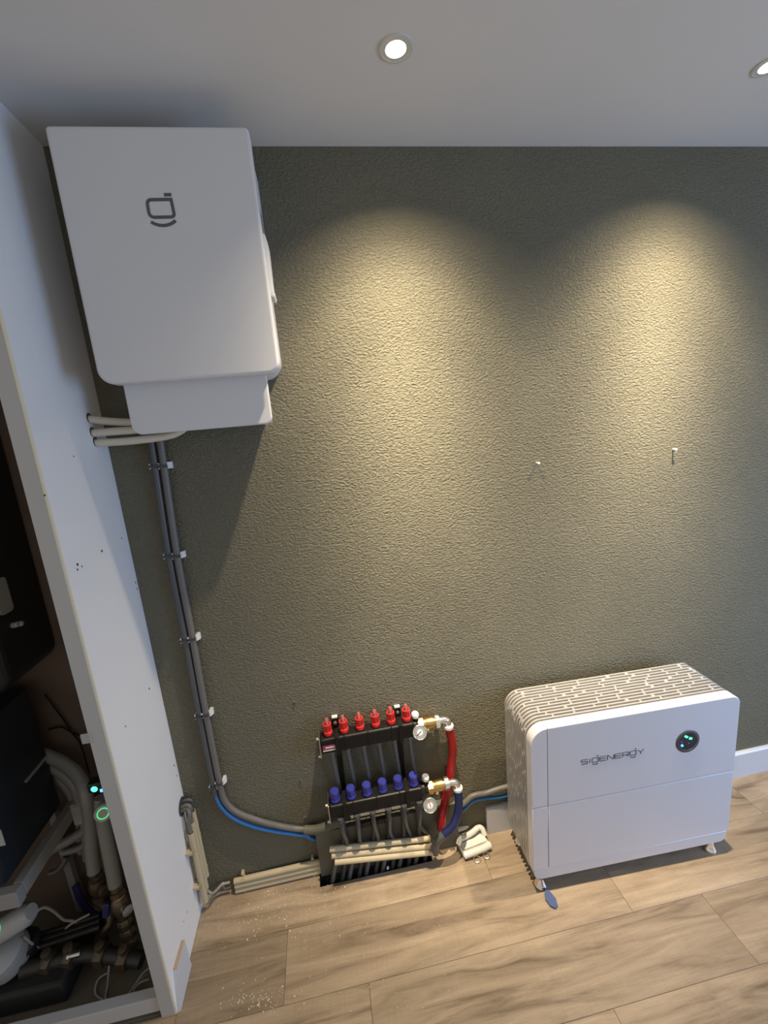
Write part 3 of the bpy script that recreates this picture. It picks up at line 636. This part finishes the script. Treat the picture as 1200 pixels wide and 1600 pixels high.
for (px, py) in ((704, 555), (708, 632), (925, 560), (860, 545), (619, 560)):
    c = atY(px, py, 0); bm = bmesh.new(); b_lathe(bm, [(0.0022, 0.001), (0.0022, -0.0012), (0.0010, -0.0016)], c, (0, 1, 0), 8); o = finish('nail_hole', bm, 'chip_dark'); o['kind'] = 'structure'

# white plastic bracket lying on the floor
g = atZ(737, 1318, 0.0)
wb = thing('plastic_bracket', 'white plastic bracket with two curved arms lying on the floor', 'bracket', (g.x, g.y, 0.0), None, math.radians(8), local=True)
box('base', -0.060, 0.060, -0.052, 0.050, 0.006, 0.020, 'white_plastic', wb, bevel=0.006, local=True)
bm = bmesh.new(); b_tube(bm, catmull([(-0.058, -0.046, 0.018), (-0.02, -0.050, 0.022), (0.02, -0.050, 0.022), (0.058, -0.046, 0.020)], 6), 0.013, 12); finish('front_roll', bm, 'white_plastic', wb, True, True)
bm = bmesh.new(); b_prism(bm, rrect(-0.050, 0.052, -0.034, -0.006, 0.010), 0.019, 0.030, 0.003, plane='xy'); finish('middle_pad', bm, 'white_plastic', wb, True, True)
for (yo, zz) in ((0.010, 0.040), (0.046, 0.044)):
    bm = bmesh.new(); b_tube(bm, catmull([(-0.060, yo-0.014, zz-0.014), (-0.048, yo-0.008, zz), (-0.020, yo-0.004, zz-0.002), (0.012, yo+0.001, zz), (0.040, yo+0.007, zz+0.004), (0.056, yo+0.002, zz-0.002), (0.060, yo-0.012, zz-0.022)], 6), 0.0105, 10); arm = finish('arm', bm, 'white_plastic', wb, True, True)
    lathe('arm_screw', [(0.0042, 0), (0.0042, 0.0105), (0.0, 0.011)], (0.040, yo+0.010, zz+0.003), (0, -0.35, 1), 'chip_dark', arm, 10, local=True)
for xx in (-0.012, 0.030):
    bm = bmesh.new(); b_tube(bm, [(xx+0.013*math.cos(a_), -0.066+0.013*math.sin(a_), 0.0036) for a_ in [2*math.pi*k/20 for k in range(21)]], 0.0026, 8); finish('ring', bm, 'nickel', wb, True, True)
# blue tag in front of the battery foot
g = atZ(859, 1405, 0.0)
bm = bmesh.new(); b_prism(bm, [(0.004, 0.030), (0.013, 0.014), (0.020, -0.006), (0.016, -0.028), (0.004, -0.034), (-0.010, -0.024), (-0.016, -0.002), (-0.010, 0.018), (-0.002, 0.032)], 0.0006, 0.007, 0.0, plane='xy')
o = finish('blue_tag', bm, 'tag_blue', None); o.location = (g.x, g.y, 0.0); o.rotation_euler = (math.radians(0), 0, math.radians(-4)); tag(o, 'small dark blue oval tag lying in front of battery foot', 'tag')
# a few separate bits
for (px, py, s, lab) in ((606, 1357, .008, 'white crumb of foam beside the pipe slot'), (451, 1371, .004, 'brown splinter on planks below the wall conduits')):
    g = atZ(px, py, 0); bm = bmesh.new(); bmesh.ops.create_icosphere(bm, subdivisions=1, radius=s)
    for v in bm.verts: v.co *= random.uniform(0.7, 1.2); v.co.z *= 0.7
    o = finish('debris_bit', bm, 'white_plastic' if px == 606 else 'raw_mdf'); o.location = (g.x, g.y, s*0.55); tag(o, lab, 'debris')
# plaster crumbs nobody could count
bm = bmesh.new()
def crumb(x, y, s):
    M = Matrix.Translation((x, y, s*0.35)) @ Matrix.Rotation(random.uniform(0, 6.28), 4, 'Z') @ Matrix.Diagonal((s*random.uniform(.6, 2.0), s*random.uniform(.5, 1.0), s*0.6, 1))
    b_box(bm, -0.5, 0.5, -0.5, 0.5, -0.5, 0.5, 0, 2, M)
for k in range(420):
    px = random.gauss(425, 55); py = 1415+random.gauss(0, 28)+(425-px)*0.16; g = atZ(px, py)
    if g.y < -0.04 and 0.02 < g.x: crumb(g.x, g.y, random.choice((.0012, .0016, .0022)) if random.random() < .93 else .004)
for k in range(90):
    px = random.gauss(405, 22); py = random.gauss(1562, 12); g = atZ(px, py); crumb(g.x, g.y, random.choice((.0014, .002, .003)))
for k in range(60):
    g = atZ(random.uniform(320, 720), random.uniform(1400, 1580))
    if g.x > 0.02: crumb(g.x, g.y, .0018)
o = finish('plaster_crumbs', bm, 'crumb'); o['kind'] = 'stuff'; o['label'] = 'pale plaster crumbs scattered on the planks in the corner'; o['category'] = 'debris'

# ================================================================== HOME BATTERY
BW, BD, BZ0, BZ1 = 0.768, 0.226, 0.060, 0.677
bt = thing('home_battery', 'silver home battery with slotted top and round display on the floor', 'battery', (1.2045, -0.2679, 0.0), None, -0.0314, local=True)
PROF = rrect(0.0, BW, BZ0, BZ1, (0.030, 0.030, 0.032, 0.058), 10)
FD = 0.037
def piece(nm, u0, u1, w0, w1, g=0.0008, front=0.0, parent=bt, bev=0.003, prof=PROF):
    poly = clip(clip(clip(clip(prof, 0, u0+g, True), 0, u1-g, False), 1, w0+g, True), 1, w1-g, False)
    return prism(nm, poly, front, FD, 'silver', parent, bevel=bev, seg=3, local=True)
US, WS, WB = 0.058, 0.370, 0.106
up_panel = piece('upper_panel', US, BW+1, WS, BZ1+1)
piece('upper_side_strip', -1, US, WS, BZ1+1)
piece('lower_panel', US, BW+1, WB, WS)
piece('lower_side_strip', -1, US, WB, WS)
piece('plinth', -1, BW+1, BZ0-1, WB, front=0.0015, prof=rrect(0.004, BW-0.004, BZ0, BZ1, (0.030, 0.030, 0.05, 0.05), 10))
CORE = rrect(0.014, BW-0.014, BZ0+0.004, BZ1-0.014, (0.024, 0.024, 0.024, 0.044), 8)
prism('core', CORE, 0.006, BD-0.004, 'silver_core', bt, local=True)
# slotted cover: twelve fins that run up the left side, over the top and down the right
inner = rrect(0.009, BW-0.009, BZ0+0.003, BZ1-0.009, (0.024, 0.024, 0.024, 0.049), 10)
OUT = rrect(0.001, BW-0.001, BZ0+0.002, BZ1-0.001, (0.030, 0.030, 0.031, 0.057), 10)
NF = 12; V0, V1 = FD+0.004, BD; PIT = (V1-V0)/NF; FT = PIT*0.44
bm = bmesh.new(); n = len(OUT)
ra = [[bm.verts.new((a_, d, b_)) for a_, b_ in S] for S in (OUT, inner) for d in (-FT/2, FT/2)]
for i in range(n):
    j = (i+1) % n
    bm.faces.new((ra[0][i], ra[0][j], ra[1][j], ra[1][i])); bm.faces.new((ra[2][i], ra[3][i], ra[3][j], ra[2][j]))
    bm.faces.new((ra[0][i], ra[2][i], ra[2][j], ra[0][j])); bm.faces.new((ra[1][i], ra[1][j], ra[3][j], ra[3][i]))
fin0 = finish('fin', bm, 'silver_fin', bt, True, True)
fin0.location = (0, V0+PIT*0.5, 0)
for k in range(1, NF):
    f = fin0.copy(); COL.objects.link(f); f.parent = bt; f.location = (0, V0+PIT*(k+0.5), 0)
# short bridges between the fins, staggered like brickwork
def along(poly, s):
    n = len(poly); acc = 0
    for i in range(n):
        a_, b_ = Vector(poly[i]), Vector(poly[(i+1) % n]); d = (b_-a_).length
        if acc+d >= s: return a_+(b_-a_)*((s-acc)/d), (b_-a_).normalized()
        acc += d
    return Vector(poly[0]), Vector((1, 0))
path = [p for p in reversed(OUT)]   # runs left bottom .. up .. top .. right
k0 = max(range(len(path)), key=lambda i: -path[i][0]*1.0-path[i][1]*10 if path[i][0] < 0.1 else -1e9)
path = path[k0:]+path[:k0]
TOT = 0.55+0.70+0.55
bm = bmesh.new()
for gap in range(NF-1):
    v = V0+PIT*(gap+1.0); s = 0.05+(0.045*gap*1.9) % 0.105
    while s < TOT:
        c, d = along(path, s); nrm = Vector((-d.y, d.x)); cc = c
        mid = Vector((BW/2, 0.3)); nin = nrm if (mid-c).dot(nrm) > 0 else -nrm
        cc = c+nin*0.004
        X = Vector((d.x, 0, d.y)); Z = Vector((nin.x, 0, nin.y)); Y = Vector((0, 1, 0))
        M = Matrix((X, Y, Z)).transposed().to_4x4(); M.translation = Vector((cc.x, v, cc.y))
        ln = 0.007 if random.random() < 0.75 else 0.013
        b_box(bm, -ln/2, ln/2, -(PIT-FT)/2-0.0005, (PIT-FT)/2+0.0005, -0.0012, 0.0040, 0, 2, M)
        s += random.choice((0.078, 0.100, 0.124))
o = finish('fin_bridges', bm, 'silver_fin', bt, True); o['kind'] = 'stuff'
# display
DU, DW = 0.573, 0.531
ring = lathe('display_ring', [(0.0445, 0.004), (0.0445, -0.0015), (0.0425, -0.003), (0.0345, -0.003), (0.0335, -0.001)], (DU, 0.0, DW), (0, 1, 0), 'dark_ring', up_panel, 40, local=True)
lathe('display_glass', [(0.0338, 0.002), (0.0338, -0.0012), (0.0, -0.0014)], (DU, 0.0, DW), (0, 1, 0), 'black_gloss', up_panel, 40, local=True)
def led(du, dw, ln, ang, w, m_):
    bm = bmesh.new(); d_ = Vector((math.cos(math.radians(ang)), math.sin(math.radians(ang))))*ln/2
    b_stroke(bm, [(DU+du-d_.x, DW+dw-d_.y), (DU+du+d_.x, DW+dw+d_.y)], w, -0.0022, -0.0010); finish('status_light', bm, m_, up_panel, True)
led(-0.007, 0.020, 0.013, -35, 0.0075, 'led_green'); led(0.010, 0.010, 0.011, -20, 0.008, 'led_green')
led(-0.021, -0.013, 0.010, -50, 0.008, 'led_blue'); led(-0.024, 0.003, 0.006, 0, 0.005, 'led_violet'); led(0.004, -0.008, 0.005, 0, 0.004, 'led_violet')
# lettering: S I d(underlined) E N E R d(underlined) Y, thin square-cut strokes
bm = bmesh.new(); LU0, LU1, LB, LH, SWD = 0.178, 0.411, 0.5140, 0.0175, 0.0030
cell = (LU1-LU0)/8.35; lw = cell*0.82; u_at = LU0
G = {
 'S': [[(1, 1), (0.12, 1), (0, .9), (0, .62), (.12, .52), (.88, .52), (1, .42), (1, .1), (.88, 0), (0, 0)]],
 'I': [[(.5, 0), (.5, 1)]],
 'd': [[(.95, 1.0), (.12, 1.0), (0, .88), (0, .12), (.12, 0), (.82, 0), (.95, .12), (1, 1.0)], [(.68, 1.42), (1.0, 1.42)], [(.05, -.30), (.25, -.50), (.75, -.50), (.95, -.30)]],
 'E': [[(1, 1), (.1, 1), (0, .9), (0, .1), (.1, 0), (1, 0)], [(0, .5), (.92, .5)]],
 'N': [[(0, 0), (0, 1), (.1, 1), (.9, 0), (1, 0), (1, 1)]],
 'R': [[(0, 0), (0, 1), (.88, 1), (1, .9), (1, .5), (.88, .40), (0, .40)], [(.55, .40), (1, 0)]],
 'Y': [[(0, 1), (.5, .48), (1, 1)], [(.5, .48), (.5, 0)]],
}
for i, ch in enumerate('SIdENERdY'):
    u0 = u_at; u_at += cell*(0.42 if ch == 'I' else 1.0)
    if ch == 'I': u0 -= lw*0.36
    for st in G[ch]: b_stroke(bm, [(u0+a_*lw, LB+b_*LH) for a_, b_ in st], SWD, -0.0008, 0.0005)
finish('lettering', bm, 'logo_grey', up_panel, True)
# levelling feet
for (u, v) in ((0.040, 0.030), (0.726, 0.030), (0.040, 0.195), (0.726, 0.195)):
    f = lathe('levelling_foot', [(0.024, 0.0005), (0.024, 0.004), (0.021, 0.009), (0.013, 0.030), (0.013, 0.034)], (u, v, 0.0), (0, 0, 1), 'chrome', bt, 12, local=True)
    lathe('foot_stem', [(0.007, 0.034), (0.007, 0.066)], (u, v, 0.0), (0, 0, 1), 'steel', f, 10, local=True)

# ================================================================== INSIDE THE CLOSET
# hung black unit
q = lambda x, y, yy: atY(x, y, yy*0.25 if yy > 0 else yy)
hu = thing('black_wall_unit', 'large black rounded wall unit hanging in the dark closet', 'boiler', (-0.60, 0.07, 1.03))
bm = bmesh.new(); b_prism(bm, rrect(-0.95, -0.332, 1.030, 2.30, (0.03, 0.055, 0.03, 0.03), 8), -0.16, 0.078, 0.03, 4); finish('casing', bm, 'unit_black', hu, smooth=True)
c = atX(11, 930, -0.331); z1_, z0_ = atX(8, 898, -0.331).z, atX(8, 958, -0.331).z
bm = bmesh.new(); b_prism(bm, rrect(min(-0.118, c.y-0.05), c.y, z0_, z1_, 0.012, 6), -0.334, -0.322, 0.003, plane='yz'); finish('control_panel', bm, 'frame_grey', hu, smooth=True)
for (px, py) in ((20, 977), (28, 975)):
    c = atX(px, py, -0.331); lathe('white_knob', [(0.0085, -0.004), (0.0085, 0.010), (0.005, 0.014), (0, 0.0145)], c, (1, 0, 0), 'plug_white', hu, 12)
box('front_seam', -0.93, -0.365, -0.1615, -0.158, 1.225, 1.230, 'unit_slate', hu)
# lower black cabinet on a grey frame
lx = -0.365
lb = thing('black_floor_cabinet', 'black cabinet standing on a grey frame low in the closet', 'cabinet', (-0.60, 0.0, 0.5))
box('casing', -0.98, lx-0.040, -0.262, 0.02, 0.500, 0.965, 'unit_navy', lb, bevel=0.012)
box('front_panel', -0.95, lx-0.075, -0.266, -0.258, 0.515, 0.93, 'unit_slate', lb, bevel=0.003)
c = atY(0, 1312, -0.268); box('white_label', c.x-0.05, c.x+0.008, -0.2675, -0.2655, c.z-0.022, c.z+0.030, 'plug_white', lb)
box('handle_strip', lx-0.041, lx-0.034, -0.10, 0.01, 0.70, 0.708, 'frame_grey', lb)
fr = thing('support_frame', 'grey angled frame carrying the black cabinet in the closet', 'frame', (-0.6, 0, 0.44))
bm = bmesh.new(); b_box(bm, -0.98, lx, -0.285, -0.255, 0.445, 0.497, 0.003); finish('front_rail', bm, 'frame_grey', fr, smooth=True)
bm = bmesh.new(); b_box(bm, lx-0.028, lx, -0.2545, 0.07, 0.450, 0.497, 0.003); finish('side_rail', bm, 'frame_grey', fr, smooth=True)
for (xx, yy) in ((lx-0.10, 0.055), (-0.93, 0.055), (-0.93, -0.22)): box('leg', xx-0.012, xx+0.012, yy-0.012, yy+0.012, 0.0035, 0.4495, 'frame_grey', fr)
# grey insulated hoses arching over to the valves
HG = 'grey hoses in the closet'
def chose(pts, r, lab, m_='hose_grey', cat='hose', nm='insulated_hose', grp=HG): return tag(center(tube(nm, pts, r, m_, None, 12, 8)), lab, cat, grp)
Y0 = -0.06
chose([q(60, 1176, .12), q(95, 1190, .05), q(122, 1212, -.02), q(135, 1244, Y0), q(141, 1290, Y0), q(143, 1330, Y0-.01), q(147, 1362, Y0-.02)], 0.0205, 'outer grey hose arching from black cabinet down to brass valve')
chose([q(62, 1188, .16), q(92, 1204, .11), q(116, 1228, .06), q(130, 1262, .04), q(136, 1300, .06), q(138, 1340, .08)], 0.0185, 'second grey hose nested just under the outer arching hose')
chose([q(64, 1200, .22), q(88, 1214, .19), q(110, 1238, .16), q(124, 1275, .15), q(128, 1330, .16)], 0.0150, 'inner thin grey hose below the two arching hoses')
chose([q(158, 1245, -.09), q(160, 1275, -.10), q(166, 1310, -.11), q(174, 1350, -.12), q(180, 1382, -.125)], 0.0205, 'straight grey hose nearest the white panel edge')
chose([q(66, 1338, .06), q(90, 1322, .03), q(112, 1310, .02), q(140, 1292, .05)], 0.0165, 'grey pipe slanting up behind the frame, upper one', nm='slanting_pipe')
chose([q(98, 1332, .04), q(118, 1327, .03), q(134, 1318, .05), q(150, 1302, .08)], 0.0115, 'grey pipe slanting up behind the frame, lower one', nm='slanting_pipe')
chose([q(78, 1364, .05), q(90, 1360, .04), q(100, 1348, .05), q(104, 1338, .07)], 0.0100, 'short dark grey bent pipe stub behind the frame', 'pipe_grey', 'pipe', 'bent_pipe')
# valve bodies under the two hoses
def valve_stack(nm, base, top, lab, n=3):
    A = Vector(top); B = Vector(base); ax_ = (B-A); L_ = ax_.length; ax_.normalize()
    t = thing(nm, lab, 'valve', tuple(B))
    lathe('compression_nut', [(0.019, 0), (0.019, 0.018), (0.024, 0.020), (0.024, 0.034), (0.019, 0.036)], A, ax_, 'valve_brown', t, 6)
    lathe('shiny_ring', [(0.0215, 0.038), (0.0215, 0.044)], A, ax_, 'brass', t, 16)
    lathe('valve_body', [(0.017, 0.034), (0.026, 0.050), (0.029, 0.070), (0.024, 0.095), (0.017, 0.105), (0.017, L_)], A, ax_, 'valve_brown', t, 16)
    lathe('side_plug', [(0.014, 0.015), (0.014, 0.036), (0.017, 0.037), (0.017, 0.048), (0.008, 0.050)], A+ax_*0.072, (0.75, -0.65, 0.1), 'steel' if n > 2 else 'valve_brown', t, 12)
    for k in range(n): lathe('lower_fitting', [(0.022, 0), (0.0235, 0.004), (0.0235, 0.018), (0.020, 0.022)], A+ax_*(0.118+0.036*k), ax_, 'valve_brown', t, 8)
    return t
valve_stack('brass_valve', q(168, 1450, -.04), q(148, 1360, Y0-.02), 'tarnished brass valve under the outer grey hose', 2)
valve_stack('brass_valve', q(208, 1486, -.165), q(181, 1382, -.125), 'tarnished brass valve stack nearest the white panel', 4)
t = thing('drain_cock', 'dark drain cock with blue lever between the two valves', 'valve', tuple(q(165, 1440, -.10)))
tube('body', [q(152, 1405, -.06), q(166, 1418, -.09), q(172, 1440, -.11), q(162, 1458, -.12), q(166, 1480, -.12), q(172, 1490, -.12)], 0.0125, 'valve_brown', t, 10, 6)
a = q(166, 1422, -.13); bm = bmesh.new(); b_box(bm, -0.010, 0.010, -0.006, 0.006, -0.028, 0.028, 0.003, 2, Matrix.Translation(a) @ Matrix.Rotation(0.25, 4, 'Y')); finish('lever', bm, 'valve_blue', t)
lathe('outlet', [(0.013, 0), (0.013, 0.02), (0.016, 0.022), (0.016, 0.032)], q(183, 1488, -.13), (-0.3, -0.6, -0.6), 'steel', t, 12)
# blue-black piping and pump on the closet floor
chose([q(118, 1384, .12), q(126, 1404, .09), q(140, 1424, .05), q(156, 1432, .02)], 0.0120, 'dark blue bent pipe behind the valves', 'valve_blue', 'pipe', 'bent_pipe')
for k in range(3):
    chose([atZ(60, 1462+9*k, .11), atZ(100, 1449+9*k, .11), atZ(156, 1430+9*k, .11)], 0.0095, ('upper', 'middle', 'lower')[k]+' of three dark parallel pipes behind the drain cock', 'pump_dark', 'pipe', 'straight_pipe')
chose([atZ(34, 1516, .10), atZ(90, 1500, .09), atZ(140, 1490, .085), atZ(222, 1500, .06)], 0.0230, 'thick dark manifold pipe along the closet floor', 'pump_dark', 'pipe', 'manifold_pipe', 'pipes on the closet floor')
for k, (px, py, yy, lab) in enumerate(((78, 1509, .092, 'leftmost dark hex coupling on the closet floor pipe'), (112, 1501, .088, 'second dark hex coupling on the closet floor pipe'), (160, 1498, .078, 'third dark hex coupling on the closet floor pipe'), (196, 1503, .067, 'rightmost dark hex coupling on the closet floor pipe'))):
    a = atZ(px, py-6, yy); t = thing('pipe_coupling', lab, 'fitting', tuple(a), 'pipes on the closet floor')
    lathe('hex_nut', [(0.031, -0.016), (0.033, -0.012), (0.033, 0.012), (0.031, 0.016)], a, (1, -0.25, 0), 'valve_brown', t, 6)
    lathe('stub', [(0.010, 0.02), (0.010, 0.045), (0.014, 0.047), (0.014, 0.058), (0.006, 0.060)], a, (0.1, -0.2, 0.95), 'valve_brown', t, 8)
pm = thing('circulation_pump', 'dark pump block on closet floor behind the bottom rail', 'pump', (-0.45, -0.16, 0.003))
box('pump_block', -0.60, -0.355, -0.245, -0.06, 0.0035, 0.085, 'pump_dark', pm, bevel=0.012)
lathe('motor_can', [(0.045, 0), (0.048, 0.01), (0.048, 0.06), (0.040, 0.07)], (-0.52, -0.14, 0.085), (0, 0, 1), 'pump_dark', pm, 20)
lathe('flange_nut', [(0.03, 0), (0.03, 0.02)], (-0.40, -0.15, 0.085), (0, 0, 1), 'pump_dark', pm, 6)
c = atZ(126, 1489, .105); lathe('bright_fitting', [(0.010, 0), (0.010, 0.028), (0.013, 0.029), (0.013, 0.036)], c, (-1, -0.1, 0.1), 'steel', pm, 12)
# smart plugs and their lights
def puck(nm, c, ax_, r, th, lab, ringm='led_ring'):
    t = thing(nm, lab, 'smart plug', tuple(c), 'lit plugs in the closet')
    lathe('shell', [(r*0.85, -th), (r, -th*0.8), (r, -0.003), (r*0.94, 0.0), (0, 0.0005)], c, ax_, 'plug_white', t, 28)
    lathe('light_ring', [(r*0.66, 0.0004), (r*0.66, 0.0014), (r*0.54, 0.0014), (r*0.54, 0.0004)], c, ax_, ringm, t, 28, caps=False)
    return t
puck('smart_plug', q(161, 1271, -.150), Vector((0.30, -0.90, 0.30)), 0.026, 0.035, 'round white smart plug with green ring beside the panel edge')
t = thing('signal_box', 'small dark box with bright green and blue lights among hoses', 'smart plug', tuple(q(150, 1235, -.12)), 'lit plugs in the closet')
c = q(150, 1233, -.13); box('shell', c.x-0.026, c.x+0.024, -0.13, -0.095, c.z-0.014, c.z+0.020, 'unit_black', t, bevel=0.005)
lathe('green_light', [(0.0105, 0.002), (0.0095, -0.002), (0.0, -0.0035)], (c.x-0.005, -0.129, c.z+0.001), (0, 1, 0), 'led_green', t, 14); box('blue_light', c.x+0.011, c.x+0.019, -0.1325, -0.129, c.z-0.013, c.z-0.003, 'led_blue', t, bevel=0.001)
a = q(123, 1262, .0); box_ = thing('junction_box', 'small grey white junction box behind the arching hoses', 'junction box', tuple(a)); box('shell', a.x-0.022, a.x+0.026, a.y-0.01, a.y+0.03, a.z-0.062, a.z+0.022, 'plug_white', box_, bevel=0.004); box('lid', a.x-0.018, a.x+0.022, a.y-0.013, a.y-0.0095, a.z-0.056, a.z+0.016, 'plug_white', box_, bevel=0.001)
# white socket bar with a lit ring
c0, c1 = q(-6, 1458, -.20), q(46, 1426, -.20)
sbm = thing('socket_strip', 'white rounded socket strip with a green ring at photo edge', 'socket strip', tuple((c0+c1)/2), 'lit plugs in the closet')
d_ = (c1-c0).normalized(); bm = bmesh.new(); b_tube(bm, [c0-d_*0.12, c0, c1-d_*0.010, c1+d_*0.008], 0.034, 16, radii=[0.034, 0.034, 0.033, 0.022]); finish('housing', bm, 'plug_white', sbm, smooth=True)
lathe('light_ring', [(0.020, 0.0), (0.020, 0.002), (0.0155, 0.002), (0.0155, 0.0)], q(2, 1449, -.20)+Vector((0, -0.026, 0.022)), (0, -0.75, 0.65), 'led_ring', sbm, 24, caps=False)
a = q(8, 1492, -.17); wr = thing('white_dome', 'pale rounded adapter below the socket strip in the closet', 'adapter', (a.x, a.y, a.z-0.08)); lathe('dome', [(0.030, -0.045), (0.058, -0.032), (0.066, 0.0), (0.066, 0.03), (0.05, 0.045), (0, 0.05)], a, (-0.1, -0.35, 0.9), 'plug_white', wr, 28); lathe('lower_ring', [(0.056, -0.036), (0.064, -0.030), (0.064, -0.024)], a, (-0.1, -0.35, 0.9), 'frame_grey', wr, 28)
WG = 'thin wires in the closet'
def wire(pts, lab, r=0.0028, m_='wire_white'): return tag(center(tube('thin_wire', pts, r, m_, None, 6, 8)), lab, 'wire', WG)
wire([q(50, 1430, -.20), q(68, 1418, -.17), q(84, 1424, -.13), q(100, 1437, -.10), q(118, 1440, -.09), q(124, 1452, -.09), q(122, 1472, -.08)], 'white wire arching from socket strip over to the pump', 0.0040)
wire([q(38, 1464, -.17), q(55, 1478, -.15), q(72, 1482, -.13), q(88, 1470, -.11), q(108, 1446, -.10), q(140, 1428, -.08)], 'white wire sagging below the socket strip', 0.0036)
wire([q(174, 1486, -.16), q(171, 1505, -.20), atZ(168, 1540, .012), atZ(165, 1560, .007), atZ(178, 1562, .007)], 'white wire hanging straight down behind the bottom rail', 0.0030)
wire([atZ(168, 1520, .02), atZ(153, 1531, .016), atZ(149, 1552, .008), atZ(163, 1564, .007)], 'white wire looping at the foot of the drain cock', 0.0028)
for k in range(3):
    wire([atZ(237-2*k, 1510+10*k, .035), atZ(224-3*k, 1520+8*k, .040), atZ(210, 1540+3*k, .022), atZ(199+5*k, 1556+1*k, .007)], ('back', 'middle', 'front')[k]+' of three pale wires fanning out beside the panel foot', 0.0025, 'cable_grey' if k == 1 else 'wire_white')
wire([q(70, 1085, .285), q(100, 1125, .285), q(112, 1144, .28), q(126, 1163, .26), q(140, 1210, .2)], 'thin dark wire hanging down the brown closet wall', 0.0030, 'manifold_black')
wire([q(75, 1140, .285), q(96, 1136, .285), q(112, 1144, .275), q(134, 1153, .20), q(140, 1156, .12)], 'thin dark wire running across brown closet wall', 0.0030, 'manifold_black')
c = atY(136, 1153, -PD); o = box('edge_clip', c.x-0.012, c.x+0.010, -PD-0.004, -PD, c.z-0.013, c.z+0.013, 'plug_white'); tag(center(o), 'small white clip on the inner edge of closet panel', 'clip')
